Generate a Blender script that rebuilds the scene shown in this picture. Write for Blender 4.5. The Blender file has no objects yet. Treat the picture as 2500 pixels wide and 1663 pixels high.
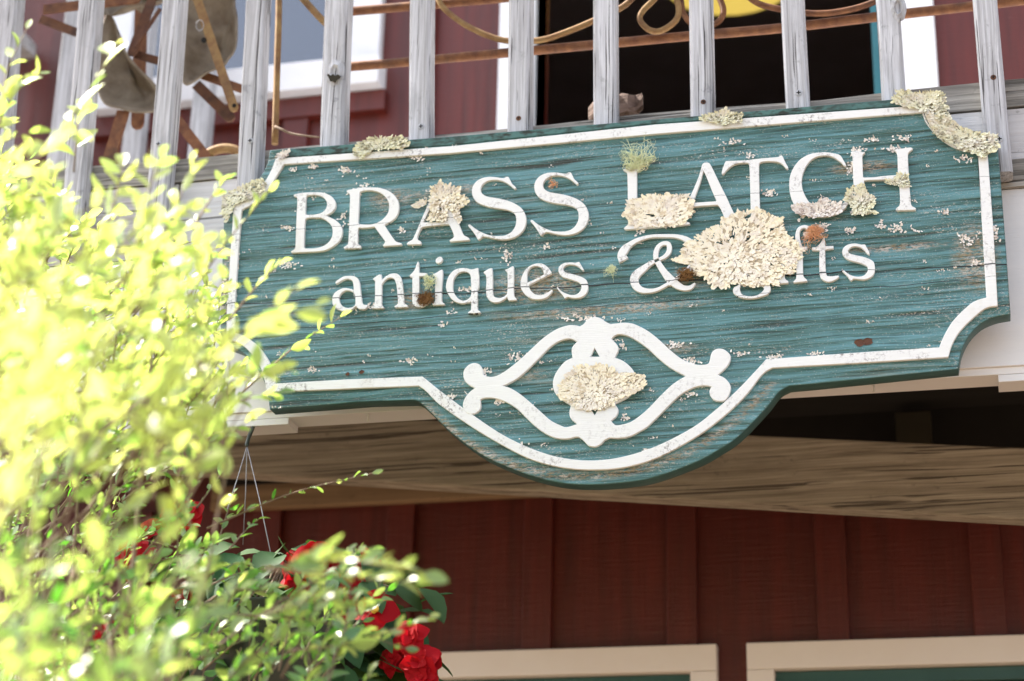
import bpy, bmesh, math, random
import numpy as np
from mathutils import Vector, Matrix
random.seed(7); RNG = np.random.default_rng(11)
sc = bpy.context.scene
COL = sc.collection
R = math.radians

# ---------------------------------------------------------------- camera
F_PX, PITCH, YAW, ROLL = 4711.0, R(21.449), R(14.095), R(1.370)
CAM = np.array([0.0, -2.75, 1.6])
_F = np.array([-math.sin(YAW)*math.cos(PITCH), math.cos(YAW)*math.cos(PITCH), math.sin(PITCH)])
_R0 = np.array([math.cos(YAW), math.sin(YAW), 0.0]); _U0 = np.cross(_R0, _F)
_R = _R0*math.cos(ROLL)+_U0*math.sin(ROLL); _U = -_R0*math.sin(ROLL)+_U0*math.cos(ROLL)
cd = bpy.data.cameras.new("camera"); cam = bpy.data.objects.new("camera", cd); COL.objects.link(cam)
cam.matrix_world = Matrix(((_R[0], _U[0], -_F[0], CAM[0]), (_R[1], _U[1], -_F[1], CAM[1]), (_R[2], _U[2], -_F[2], CAM[2]), (0, 0, 0, 1)))
cd.sensor_width = 36; cd.lens = F_PX/2500*36; cd.clip_start = 0.05; cd.clip_end = 500
cd.dof.use_dof = True; cd.dof.focus_distance = 2.98; cd.dof.aperture_fstop = 3.5
sc.camera = cam

# ---------------------------------------------------------------- light
SUN = Vector((-0.64, 0.05, 0.77)).normalized()
EL = math.asin(SUN.z); AZ = math.atan2(SUN.x, SUN.y)
w = bpy.data.worlds.new("World"); sc.world = w; w.use_nodes = True
nt = w.node_tree; bg = nt.nodes['Background']
sky = nt.nodes.new('ShaderNodeTexSky'); sky.sky_type = 'NISHITA'; sky.sun_disc = False
sky.sun_elevation = EL; sky.sun_rotation = AZ; sky.air_density = 1.0; sky.dust_density = 3.0; sky.ozone_density = 1.0
hs = nt.nodes.new('ShaderNodeHueSaturation'); hs.inputs['Saturation'].default_value = 0.55
nt.links.new(sky.outputs[0], hs.inputs['Color']); nt.links.new(hs.outputs[0], bg.inputs[0])
bg.inputs[1].default_value = 0.15
sl = bpy.data.lights.new("sun", 'SUN'); sl.energy = 4.8; sl.angle = R(0.5); sl.color = (1.0, 0.93, 0.82)
so = bpy.data.objects.new("sun", sl); COL.objects.link(so); so.location = (-6, 2, 9)
so.rotation_euler = SUN.to_track_quat('Z', 'Y').to_euler()
vs = sc.view_settings; vs.view_transform = 'Standard'; vs.look = 'None'; vs.gamma = 1.0; vs.exposure = 1.65

def P(px, py, Y=0.0):
    """point of the place seen at a photo pixel, on the upright plane y=Y"""
    d = _F*F_PX+_R*(px-1250)-_U*(py-831.5); t = (Y-CAM[1])/d[1]; p = CAM+d*t
    return Vector((p[0], p[1], p[2]))

# ---------------------------------------------------------------- node helpers
class N:
    def __init__(s, name):
        s.m = bpy.data.materials.new(name); s.m.use_nodes = True; s.t = s.m.node_tree
        s.b = s.t.nodes['Principled BSDF']; s.out = s.t.nodes['Material Output']
        s.tc = s.t.nodes.new('ShaderNodeTexCoord').outputs['Object']
    def n(s, typ, **kw):
        x = s.t.nodes.new(typ)
        for k, v in kw.items(): setattr(x, k, v)
        return x
    def lk(s, a, b): s.t.links.new(a, b)
    def inp(s, sock, v):
        if hasattr(v, 'is_linked') or isinstance(v, bpy.types.NodeSocket): s.lk(v, sock)
        else: sock.default_value = v
    def mp(s, sc_=(1, 1, 1), loc=(0, 0, 0), rot=(0, 0, 0), src=None):
        x = s.n('ShaderNodeMapping'); s.lk(src or s.tc, x.inputs[0])
        x.inputs['Scale'].default_value = sc_; x.inputs['Location'].default_value = loc; x.inputs['Rotation'].default_value = rot
        return x.outputs[0]
    def noise(s, vec, scale, det=4, rough=.55, dist=0.):
        x = s.n('ShaderNodeTexNoise'); s.lk(vec, x.inputs['Vector']); x.inputs['Scale'].default_value = scale
        x.inputs['Detail'].default_value = det; x.inputs['Roughness'].default_value = rough; x.inputs['Distortion'].default_value = dist
        return x.outputs[0]
    def ramp(s, f, *stops):
        x = s.n('ShaderNodeValToRGB'); s.lk(f, x.inputs[0]); e = x.color_ramp.elements
        while len(e) < len(stops): e.new(.5)
        for i, (p, c) in enumerate(stops):
            e[i].position = p; e[i].color = (c, c, c, 1) if isinstance(c, (int, float)) else (*c, 1)
        return x.outputs[0]
    def math(s, op, a, b=0.0, c=None):
        x = s.n('ShaderNodeMath', operation=op); s.inp(x.inputs[0], a); s.inp(x.inputs[1], b)
        if c is not None: s.inp(x.inputs[2], c)
        return x.outputs[0]
    def mix(s, f, a, b, mode='MIX'):
        x = s.n('ShaderNodeMix', data_type='RGBA', blend_type=mode); s.inp(x.inputs[0], f)
        for q, v in ((x.inputs[6], a), (x.inputs[7], b)):
            if isinstance(v, tuple): q.default_value = (*v, 1)
            else: s.lk(v, q)
        return x.outputs[2]
    def bump(s, h, dist, strength=1.0, prev=None):
        x = s.n('ShaderNodeBump'); s.lk(h, x.inputs['Height']); x.inputs['Distance'].default_value = dist
        x.inputs['Strength'].default_value = strength
        if prev: s.lk(prev, x.inputs['Normal'])
        return x.outputs[0]
    def fin(s, col, rough=.6, nrm=None, **kw):
        if isinstance(col, tuple): s.b.inputs['Base Color'].default_value = (*col, 1)
        else: s.lk(col, s.b.inputs['Base Color'])
        s.inp(s.b.inputs['Roughness'], rough)
        if nrm is not None: s.lk(nrm, s.b.inputs['Normal'])
        for k, v in kw.items(): s.inp(s.b.inputs[k], v)
        return s.m

def crack_mask(n):
    """the long split through the second line of lettering, a real curve in x and z"""
    sp = n.n('ShaderNodeSeparateXYZ'); n.lk(n.tc, sp.inputs[0])
    nx = n.noise(n.mp((1, 0, 0)), 9, 3, .6)
    masks = []
    for z0, sl_, wd, ph in ((2.7875, -.0229, .0013, 0.0), (2.933, -.006, .0005, 3.0), (2.764, 0.0, .0006, 7.0)):
        nn = n.noise(n.mp((1, 0, 0), (ph, 0, 0)), 7, 4, .6)
        zc = n.math('MULTIPLY_ADD', sp.outputs['X'], sl_, z0)
        zc = n.math('ADD', zc, n.math('MULTIPLY', n.math('SUBTRACT', nn, .5), .020))
        d = n.math('ABSOLUTE', n.math('SUBTRACT', sp.outputs['Z'], zc))
        wv = n.math('MULTIPLY', n.ramp(n.noise(n.mp((1, 0, 0), (ph+5, 0, 0)), 6, 2), (.3, .25), (.65, 1.0)), wd)
        masks.append(n.math('LESS_THAN', d, wv))
    m = n.math('MAXIMUM', masks[0], n.math('MAXIMUM', masks[1], masks[2]))
    return m

def m_teal():
    n = N('teal_weathered_shaded_paint')
    warp = n.noise(n.mp((1, 1, 1)), 5, 2)
    v = n.mp((1, 1, 1))
    cmb = n.n('ShaderNodeVectorMath', operation='MULTIPLY_ADD'); n.lk(n.n('ShaderNodeCombineXYZ').outputs[0], cmb.inputs[0])
    sp = n.n('ShaderNodeSeparateXYZ'); n.lk(n.tc, sp.inputs[0])
    zz = n.math('ADD', sp.outputs['Z'], n.math('MULTIPLY', warp, .010))
    zz = n.math('ADD', zz, n.math('MULTIPLY', sp.outputs['X'], -.012))
    cb = n.n('ShaderNodeCombineXYZ'); n.lk(n.math('MULTIPLY', sp.outputs['X'], .035), cb.inputs[0]); n.lk(n.math('MULTIPLY', sp.outputs['Y'], .3), cb.inputs[1]); n.lk(zz, cb.inputs[2])
    g = cb.outputs[0]
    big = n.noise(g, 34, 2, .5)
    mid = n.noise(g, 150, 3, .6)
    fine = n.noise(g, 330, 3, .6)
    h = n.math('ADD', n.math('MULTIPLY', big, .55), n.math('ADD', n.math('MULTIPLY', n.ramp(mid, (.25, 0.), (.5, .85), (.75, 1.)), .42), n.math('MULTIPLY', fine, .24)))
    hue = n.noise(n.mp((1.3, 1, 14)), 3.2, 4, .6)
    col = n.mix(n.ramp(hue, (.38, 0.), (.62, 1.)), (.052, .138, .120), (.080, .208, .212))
    col = n.mix(n.ramp(mid, (.45, 0.), (.68, .85)), col, (.130, .31, .350))  # ridge tops tinted pale blue: skylight painted into the colour
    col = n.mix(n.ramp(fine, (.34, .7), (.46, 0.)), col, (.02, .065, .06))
    col = n.mix(n.ramp(mid, (.30, .8), (.42, 0.)), col, (.016, .055, .050))  # grooves darkened in the colour to stand in for shade
    # worn, dark bare grooves
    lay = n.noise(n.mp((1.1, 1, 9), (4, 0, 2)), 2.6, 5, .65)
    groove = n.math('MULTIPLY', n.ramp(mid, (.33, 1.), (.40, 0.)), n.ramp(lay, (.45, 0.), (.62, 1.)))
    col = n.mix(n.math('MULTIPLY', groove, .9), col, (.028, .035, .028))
    # pale lichen dust clinging to ridges
    spk = n.noise(n.mp((1, 1, 2.2)), 260, 3, .7)
    clump = n.noise(n.mp((1.0, 1, 6.5), (9, 0, 1)), 4.6, 5, .7)
    dust = n.math('MULTIPLY', n.ramp(spk, (.585, 0.), (.62, 1.)), n.ramp(clump, (.49, 0.), (.64, 1.)))
    dcol = n.mix(n.noise(n.mp(), 60, 2), (.55, .50, .38), (.70, .64, .62))
    col = n.mix(n.math('MULTIPLY', dust, .9), col, dcol)
    spk2 = n.noise(n.mp((1, 1, 1.5), (3, 3, 3)), 420, 2, .6)
    col = n.mix(n.ramp(spk2, (.66, 0.), (.70, .8)), col, (.6, .62, .58))
    # tan algae bands
    alg = n.math('MULTIPLY', n.ramp(n.noise(n.mp((.8, 1, 7), (1, 0, 5)), 3.1, 4, .6), (.60, 0.), (.70, 1.)), n.ramp(mid, (.40, 0.), (.60, .85)))
    col = n.mix(n.math('MULTIPLY', alg, .55), col, (.33, .27, .18))
    # tan bare-wood wear where the paint has gone: round the end of the second line, above the scroll, at the right edge, along the lower rim
    tot = None
    for cx_, cz_, rx_, rz_, st_ in ((-.655, 2.808, .080, .030, 1.), (-.55, 2.757, .17, .009, 1.), (.028, 2.80, .035, .055, .9), (-.395, 2.80, .05, .02, .5), (-1.181, 2.84, .014, .09, .9), (-.905, 2.985, .040, .018, .8), (-.09, 2.826, .08, .007, .8), (-.87, 2.985, .06, .008, .6), (-.135, 2.968, .05, .012, .9), (-.79, 2.99, .05, .010, .7), (-.68, 2.656, .05, .012, .6), (-.44, 2.685, .04, .012, .6), (-.86, 2.80, .03, .02, .8)):
        dx = n.math('POWER', n.math('DIVIDE', n.math('SUBTRACT', sp.outputs['X'], cx_), rx_), 2.); dz = n.math('POWER', n.math('DIVIDE', n.math('SUBTRACT', sp.outputs['Z'], cz_), rz_), 2.)
        e = n.math('MULTIPLY', n.math('SUBTRACT', 1.35, n.math('ADD', dx, dz)), st_); tot = e if tot is None else n.math('MAXIMUM', tot, e)
    ax_ = n.math('SUBTRACT', sp.outputs['X'], -.557); az_ = n.math('SUBTRACT', sp.outputs['Z'], 2.828)
    rr_ = n.math('SQRT', n.math('ADD', n.math('MULTIPLY', ax_, ax_), n.math('MULTIPLY', az_, az_)))
    ann = n.math('MULTIPLY', n.math('SUBTRACT', 1.15, n.math('DIVIDE', n.math('ABSOLUTE', n.math('SUBTRACT', rr_, .343)), .009)), n.math('LESS_THAN', sp.outputs['Z'], 2.62))
    tot = n.math('MAXIMUM', tot, ann)
    tot = n.math('MINIMUM', n.math('MAXIMUM', tot, 0.), 1.)
    wr = n.noise(n.mp((1, 1, 3)), 130, 5, .75)
    wm = n.math('MULTIPLY', tot, n.ramp(wr, (.44, 0.), (.56, 1.)))
    tcol = n.mix(n.ramp(n.noise(n.mp((1, 1, 2), (8, 1, 1)), 55, 4, .7), (.4, 0.), (.6, 1.)), (.30, .20, .08), (.58, .50, .42))
    col = n.mix(n.math('MULTIPLY', wm, .85), col, tcol)
    wr2 = n.noise(n.mp((1, 1, 2.4), (4, 4, 4)), 190, 4, .8)
    col = n.mix(n.math('MULTIPLY', tot, n.ramp(wr2, (.54, 0.), (.60, .9))), col, (.05, .04, .03))
    cr = crack_mask(n); col = n.mix(cr, col, (.004, .004, .004))
    nr = n.bump(h, .0085, 1.0); nr = n.bump(n.math('MULTIPLY', cr, -1.), .003, 1., nr)
    return n.fin(col, n.ramp(dust, (0, .42), (1, .9)), nr)

def m_tealtop():
    n = N('teal_mossy_paint')
    a = n.noise(n.mp((1.2, 1, 3)), 28, 6, .7); b = n.noise(n.mp((.6, 1, 2)), 7, 4, .6)
    col = n.mix(n.ramp(a, (.42, 0.), (.56, 1.)), (.02, .026, .018), (.07, .17, .155))
    col = n.mix(n.ramp(b, (.45, 0.), (.7, .7)), col, (.06, .15, .14))
    return n.fin(col, .75, n.bump(a, .002))

def m_tealedge():
    n = N('teal_edge_paint'); a = n.noise(n.mp((3, 10, 10)), 6, 5, .6)
    return n.fin(n.mix(n.ramp(a, (.3, 0.), (.7, 1.)), (.034, .090, .082), (.050, .125, .115)), .5, n.bump(a, .0008))

def m_white(name='white_sign_paint', dirt=.85, base=(.84, .85, .84)):
    n = N(name)
    sp = n.noise(n.mp((1, 1, 1)), 150, 5, .75); cl = n.noise(n.mp((1, 1, 1.4), (2, 0, 3)), 13, 3, .6)
    d = n.math('MULTIPLY', n.ramp(sp, (.50, 0.), (.62, 1.)), n.ramp(cl, (.49, 0.), (.62, 1.)))
    col = n.mix(n.noise(n.mp((2, 1, 30)), 8, 3), base, (base[0]*.93, base[1]*.93, base[2]*.90))
    col = n.mix(n.math('MULTIPLY', d, dirt), col, (.16, .13, .12))
    tn = n.ramp(n.noise(n.mp((1, 1, 1), (7, 1, 3)), 9, 4, .6), (.60, 0.), (.75, .6))
    col = n.mix(tn, col, (.62, .56, .44))
    cr = crack_mask(n); cr = n.math('MULTIPLY', cr, .92); col = n.mix(cr, col, (.01, .01, .01))
    return n.fin(col, .42, n.bump(n.noise(n.mp((3, 1, 60)), 10, 3), .0006))

def m_wood(name, axis='z', light=(.63, .64, .67), dark=(.29, .285, .29), crack=(.035, .03, .028), stain=.5, k=1.0):
    n = N(name)
    def sc3(l, a): return (a, a, l) if axis == 'z' else (l, a, a)
    wv = n.noise(n.mp(sc3(1.2, 3)), 3, 2)
    vv = n.n('ShaderNodeVectorMath', operation='ADD'); n.lk(n.tc, vv.inputs[0])
    ml = n.n('ShaderNodeVectorMath', operation='SCALE'); cb = n.n('ShaderNodeCombineXYZ')
    for i in range(3): n.lk(wv, cb.inputs[i])
    n.lk(cb.outputs[0], ml.inputs[0]); ml.inputs['Scale'].default_value = .012; n.lk(ml.outputs[0], vv.inputs[1])
    g1 = n.noise(n.mp(sc3(1.5*k, 85*k), src=vv.outputs[0]), 2.2, 5, .65)
    g2 = n.noise(n.mp(sc3(4*k, 240*k), (1, 2, 3), src=vv.outputs[0]), 2.0, 4, .6)
    cr = n.ramp(n.noise(n.mp(sc3(1.1*k, 95*k), (5, 5, 5), src=vv.outputs[0]), 2.4, 3, .5), (.335, 1.), (.375, 0.))
    col = n.mix(n.ramp(g1, (.3, 0.), (.62, 1.)), dark, light)
    col = n.mix(n.ramp(g2, (.3, .45), (.5, 0.)), col, dark)
    b = n.noise(n.mp(sc3(3, 9), (2, 7, 1)), 2.5, 4, .6)
    col = n.mix(n.ramp(b, (.52, 0.), (.72, stain)), col, tuple(c*.35 for c in light))
    b2 = n.noise(n.mp((1, 1, 1), (2, 7, 1)), 60, 4, .7)
    col = n.mix(n.math('MULTIPLY', n.ramp(b2, (.6, 0.), (.68, .6)), n.ramp(b, (.45, 0.), (.6, 1.))), col, tuple(c*.3 for c in light))
    col = n.mix(n.math('MULTIPLY', cr, .9), col, crack)
    h = n.math('ADD', g1, n.math('ADD', n.math('MULTIPLY', g2, .5), n.math('MULTIPLY', cr, -1.2)))
    return n.fin(col, .8, n.bump(h, .0018))

def m_paint(name, a, b, rough=.55, sc_=(1, 1, 1), f=6, bd=.0008, spec=.5):
    n = N(name); x = n.noise(n.mp(sc_), f, 5, .6); y = n.noise(n.mp(sc_, (3, 4, 5)), f*9, 4, .6)
    c = n.mix(n.ramp(x, (.3, 0.), (.7, 1.)), a, b)
    return n.fin(c, rough, n.bump(n.math('ADD', x, n.math('MULTIPLY', y, .4)), bd), **{'Specular IOR Level': spec})

def m_red():
    n = N('red_wall_paint'); saw = n.noise(n.mp((1.2, 1, 1), rot=(0, R(62), 0)), 9, 2); cut = n.noise(n.mp((4, 4, 90), rot=(0, R(28), 0)), 3, 3, .6)
    up = n.noise(n.mp((14, 4, .8)), 3, 5, .65); sp = n.noise(n.mp((1, 1, 1)), 4, 5, .7)
    c = n.mix(n.ramp(up, (.3, 0.), (.7, 1.)), (.068, .0070, .0025), (.122, .0125, .0060))
    c = n.mix(n.ramp(sp, (.52, 0.), (.75, .5)), c, (.060, .006, .004))
    c = n.mix(n.ramp(n.noise(n.mp((1, 1, 1)), 55, 3, .7), (.68, 0.), (.74, .6)), c, (.16, .05, .045))
    h = n.math('ADD', n.math('MULTIPLY', cut, .7), n.math('ADD', up, n.math('MULTIPLY', saw, .3)))
    return n.fin(c, .48, n.bump(h, .0016), **{'Specular IOR Level': .6})
def m_rust(name, a=(.12, .042, .02), b=(.25, .11, .045), c=(.05, .028, .02)):
    n = N(name); x = n.noise(n.mp(), 45, 6, .7); y = n.noise(n.mp((1, 1, 1), (3, 1, 2)), 14, 4, .6)
    col = n.mix(n.ramp(x, (.35, 0.), (.65, 1.)), a, b); col = n.mix(n.ramp(y, (.5, 0.), (.7, .8)), col, c)
    return n.fin(col, .7, n.bump(x, .001), Metallic=.25)

def m_lichen(name, a, b, c):
    n = N(name)
    at = n.n('ShaderNodeAttribute', attribute_name='tint').outputs['Fac']
    x = n.noise(n.mp(), 90, 4, .7)
    col = n.mix(at, a, b); col = n.mix(n.ramp(x, (.40, .95), (.47, 0.)), col, c)
    col = n.mix(n.ramp(n.noise(n.mp((1, 1, 1), (5, 5, 5)), 38, 3, .6), (.5, 0.), (.62, .6)), col, (.80, .74, .68))
    col = n.mix(n.math('LESS_THAN', at, -.3), col, tuple(v*.8 for v in c))  # base lobes darkened: shade between lobes painted into the colour
    return n.fin(col, .9, n.bump(n.noise(n.mp(), 500, 3), .0006))

def m_leaf(name, refl, refl2, trans, trans2, rough=.28, tw=.55, spec=.5, ior=1.45):
    n = N(name); n.t.nodes.remove(n.b)
    at = n.n('ShaderNodeAttribute', attribute_name='tint').outputs['Fac']
    d = n.n('ShaderNodeBsdfPrincipled'); tr = n.n('ShaderNodeBsdfTranslucent'); mx = n.n('ShaderNodeMixShader')
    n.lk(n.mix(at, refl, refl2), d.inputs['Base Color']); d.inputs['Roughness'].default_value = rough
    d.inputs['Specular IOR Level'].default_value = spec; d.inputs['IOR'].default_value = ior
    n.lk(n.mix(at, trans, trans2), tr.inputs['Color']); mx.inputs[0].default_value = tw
    n.lk(d.outputs[0], mx.inputs[1]); n.lk(tr.outputs[0], mx.inputs[2]); n.lk(mx.outputs[0], n.out.inputs['Surface'])
    return n.m

def m_glass(name='window_glass', tint=(.008, .010, .012), ior=1.45):
    n = N(name); return n.fin(tint, .04, n.bump(n.noise(n.mp(), 2.0, 2), .002), **{'Specular IOR Level': .5, 'IOR': ior})

M = dict(
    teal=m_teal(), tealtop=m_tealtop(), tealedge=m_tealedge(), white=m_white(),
    orn=m_white('white_ornament_paint', .3), post=m_wood('weathered_baluster_wood', 'z'),
    rim=m_wood('weathered_rim_wood', 'x', (.62, .61, .60), (.30, .28, .26), stain=.5, k=.6),
    rimdark=m_wood('mossy_rim_wood', 'x', (.46, .44, .40), (.045, .04, .032), stain=.95, k=.6),
    palewood=m_wood('pale_board_wood', 'x', (.72, .72, .73), (.56, .56, .57), crack=(.2, .2, .2), stain=.05, k=.5),
    beam=m_wood('deck_beam_wood', 'x', (.44, .39, .31), (.17, .14, .10), crack=(.09, .07, .05), stain=.4, k=.62),
    ledger=m_wood('ledger_wood', 'x', (.30, .20, .11), (.15, .09, .045), stain=.3, k=.25),
    fascia=m_paint('white_fascia_paint', (.76, .77, .78), (.82, .82, .82), .5, (1, 1, 6)),
    frame=m_paint('white_frame_paint', (.74, .75, .78), (.82, .82, .84), .5),
    cream=m_paint('cream_frame_paint', (.84, .77, .70), (.88, .83, .77), .5),
    red=m_red(),
    sash=m_paint('green_sash_paint', (.02, .075, .065), (.03, .095, .085), .4),
    shade_black=m_paint('shade_black_wood', (.004, .003, .002), (.010, .008, .006), .9, (1, 8, 1)),  # near-black albedo paints in the shade under the deck
    dimwood=m_paint('dim_brown_wood', (.016, .013, .006), (.03, .024, .012), .9), glass=m_glass(), skyglass=m_glass('sky_tinted_glass', (.03, .045, .08), 2.3), rust=m_rust('rusted_iron'), rusty=m_rust('yellowed_rusted_iron', (.22, .11, .045), (.33, .215, .085), (.12, .055, .03)),  # skyglass: blue base colour paints in part of the sky reflection
    rustdark=m_rust('dark_rusted_iron', (.09, .035, .02), (.17, .075, .035), (.03, .02, .015)),
    steel=m_paint('galvanised_steel', (.35, .36, .38), (.5, .51, .53), .35, f=60),
    plough=m_paint('grey_tan_worn_metal', (.13, .095, .06), (.27, .225, .165), .55, (1, 1, 1), 30, .004),
    lichen=m_lichen('cream_leafy_lichen', (.95, .86, .60), (.95, .92, .83), (.68, .57, .40)),
    lichen_w=m_lichen('white_lichen', (.86, .80, .74), (.92, .88, .80), (.60, .52, .48)),
    lichen_g=m_lichen('grey_green_lichen', (.84, .82, .54), (.90, .90, .76), (.42, .40, .27)),
    usnea=m_paint('pale_green_beard_lichen', (.68, .74, .42), (.85, .88, .62), .9, f=50),
    orange=m_paint('orange_beard_lichen', (.80, .36, .18), (.85, .55, .32), .9, f=80),
    brownmoss=m_paint('brown_moss', (.12, .05, .015), (.26, .14, .04), .95, f=120),
    bark=m_paint('shrub_bark', (.13, .085, .055), (.26, .185, .125), .8, (1, 1, .3), 40, .001),
    barkchunk=m_paint('loose_bark', (.11, .07, .055), (.22, .155, .13), .9, (1, 1, 5), 30, .003),
    leaf=m_leaf('shrub_leaf', (.07, .19, .035), (.38, .48, .14), (.11, .42, .02), (.86, .94, .23), .38, .46, .9, 1.75),
    bleaf=m_leaf('begonia_leaf', (.03, .085, .035), (.07, .12, .05), (.06, .16, .02), (.10, .2, .03), .6, .2, .15),
    petal=m_leaf('red_petal', (.36, .003, .008), (.50, .006, .014), (.5, .004, .01), (.6, .01, .02), .65, .35, .2),
    stamen=m_paint('yellow_stamen', (.7, .42, .03), (.8, .55, .08), .8, f=90),
    basket=m_paint('dark_plastic_basket', (.02, .03, .025), (.03, .04, .03), .4),
    wire=m_paint('grey_wire', (.25, .25, .27), (.4, .4, .43), .35),
    ground=m_paint('pale_gravel', (.125, .085, .054), (.165, .115, .073), .95, (1, 1, 1), 5, .01),
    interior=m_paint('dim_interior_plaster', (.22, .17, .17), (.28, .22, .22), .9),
    teald=m_paint('teal_door_paint', (.02, .13, .16), (.03, .17, .20), .45),
    roof=m_paint('grey_shingle', (.08, .08, .08), (.13, .12, .12), .9, f=20),
    drip=m_paint('white_paint_drip', (.72, .72, .70), (.8, .8, .78), .4))
n_ = N('yellow_lamp_glow'); M['yellow'] = n_.fin((.55, .38, .06), .6, None, **{'Emission Color': (1.0, .72, .15, 1), 'Emission Strength': .25})

# ---------------------------------------------------------------- object helpers
def thing(name, loc, label, cat, group=None, kind=None):
    o = bpy.data.objects.new(name, None); COL.objects.link(o); o.location = loc; o.empty_display_size = .1
    o['label'] = label; o['category'] = cat
    if group: o['group'] = group
    if kind: o['kind'] = kind
    return o
def root_of(o):
    m = Matrix.Translation(o.location)
    return m @ (root_of(o.parent) if False else Matrix.Identity(4))
def link(name, me, mat, parent=None, label=None, cat=None, group=None, kind=None, smooth=False):
    for m in (mat if isinstance(mat, (list, tuple)) else [mat]): me.materials.append(m)
    if smooth: me.polygons.foreach_set('use_smooth', [True]*len(me.polygons))
    o = bpy.data.objects.new(name, me); COL.objects.link(o)
    if parent is not None:
        o.parent = parent
        b = parent.location if parent.type == 'EMPTY' else Vector((0, 0, 0))
        o.matrix_parent_inverse = Matrix.Translation(-b) if parent.type == 'EMPTY' else Matrix.Identity(4)
    if label: o['label'] = label
    if cat: o['category'] = cat
    if group: o['group'] = group
    if kind: o['kind'] = kind
    return o
def from_bm(bm, name):
    me = bpy.data.meshes.new(name); bm.normal_update(); bm.to_mesh(me); bm.free(); return me
def hexa(bm, c8, bev=0.0, mi=0):
    """box from 8 corners: bottom 4 ccw then top 4"""
    v = [bm.verts.new(c) for c in c8]
    fs = [bm.faces.new([v[i] for i in f]) for f in ((3, 2, 1, 0), (4, 5, 6, 7), (0, 1, 5, 4), (1, 2, 6, 5), (2, 3, 7, 6), (3, 0, 4, 7))]
    for f in fs: f.material_index = mi
    if bev: bmesh.ops.bevel(bm, geom=list({e for f in fs for e in f.edges}), offset=bev, segments=2, affect='EDGES', profile=.6)
    return v
def box(bm, x0, x1, y0, y1, z0, z1, bev=0.0, mi=0):
    return hexa(bm, [(x0, y0, z0), (x1, y0, z0), (x1, y1, z0), (x0, y1, z0), (x0, y0, z1), (x1, y0, z1), (x1, y1, z1), (x0, y1, z1)], bev, mi)
def boxo(name, x0, x1, y0, y1, z0, z1, mat, parent=None, bev=.0015, **kw):
    bm = bmesh.new(); box(bm, min(x0, x1), max(x0, x1), min(y0, y1), max(y0, y1), min(z0, z1), max(z0, z1), bev)
    return link(name, from_bm(bm, name), mat, parent, **kw)
def quadslab(name, pts, thick, mat, parent, bev=.001, **kw):
    """slab whose front face is the 4 given points (bl,br,tr,tl), running back by thick in +y"""
    bl, br, tr, tl = [Vector(p) for p in pts]; d = Vector((0, thick, 0))
    bm = bmesh.new(); hexa(bm, [bl, br, br+d, bl+d, tl, tr, tr+d, tl+d], bev)
    return link(name, from_bm(bm, name), mat, parent, **kw)
def tube(bm, pts, r, seg=8, caps=True, mi=0):
    pts = [Vector(p) for p in pts]; rs = r if isinstance(r, (list, tuple)) else [r]*len(pts)
    rings = []; up = Vector((.13, .2, 1)).normalized()
    for i, p in enumerate(pts):
        t = (pts[min(i+1, len(pts)-1)]-pts[max(i-1, 0)])
        if t.length < 1e-9: t = Vector((0, 0, 1))
        t.normalize(); a = t.cross(up)
        if a.length < .05: a = t.cross(Vector((1, 0, 0)))
        a.normalize(); b = t.cross(a)
        rings.append([bm.verts.new(p+(a*math.cos(6.28318*k/seg)+b*math.sin(6.28318*k/seg))*rs[i]) for k in range(seg)])
    for A, B in zip(rings, rings[1:]):
        for k in range(seg):
            f = bm.faces.new((A[k], A[(k+1) % seg], B[(k+1) % seg], B[k])); f.smooth = True; f.material_index = mi
    if caps and seg > 2:
        bm.faces.new(rings[0][::-1]).material_index = mi; bm.faces.new(rings[-1]).material_index = mi
def cr(pts, n=6):
    """Catmull-Rom through 3D points"""
    p = [Vector(q) for q in pts]; p = [p[0]*2-p[1]]+p+[p[-1]*2-p[-2]]; o = []
    for i in range(1, len(p)-2):
        for k in range(n):
            t = k/n; a, b, c, d = p[i-1:i+3]
            o.append(.5*((2*b)+(c-a)*t+(2*a-5*b+4*c-d)*t*t+(3*b-a-3*c+d)*t*t*t))
    o.append(p[-2]); return o

# traced outline: "x,y x,y* ..." (* marks a sharp corner)
def parse(s, ox=0., oy=0., k=1.):
    out = []
    for w_ in s.split():
        c = w_.endswith('*'); x, y = w_.rstrip('*').split(','); out.append((ox+float(x)/k, oy+float(y)/k, c))
    return out
def smooth_closed(pts, n=5):
    L = len(pts); o = []
    P_ = [np.array(p[:2]) for p in pts]; C_ = [p[2] for p in pts]
    for i in range(L):
        a, b, c, d = P_[i-1], P_[i], P_[(i+1) % L], P_[(i+2) % L]
        if C_[i] and C_[(i+1) % L]: o.append(b); continue
        if C_[i]: a = 2*b-c
        if C_[(i+1) % L]: d = 2*c-b
        l = np.linalg.norm(c-b)
        for k in range(n):
            t = k/n; o.append(.5*((2*b)+(c-a)*t+(2*a-5*b+4*c-d)*t*t+(3*b-a-3*c+d)*t*t*t))
    return o
def to_sign(pts2): return [(P(x, y, 0.)[0], P(x, y, 0.)[2]) for x, y in pts2]
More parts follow.
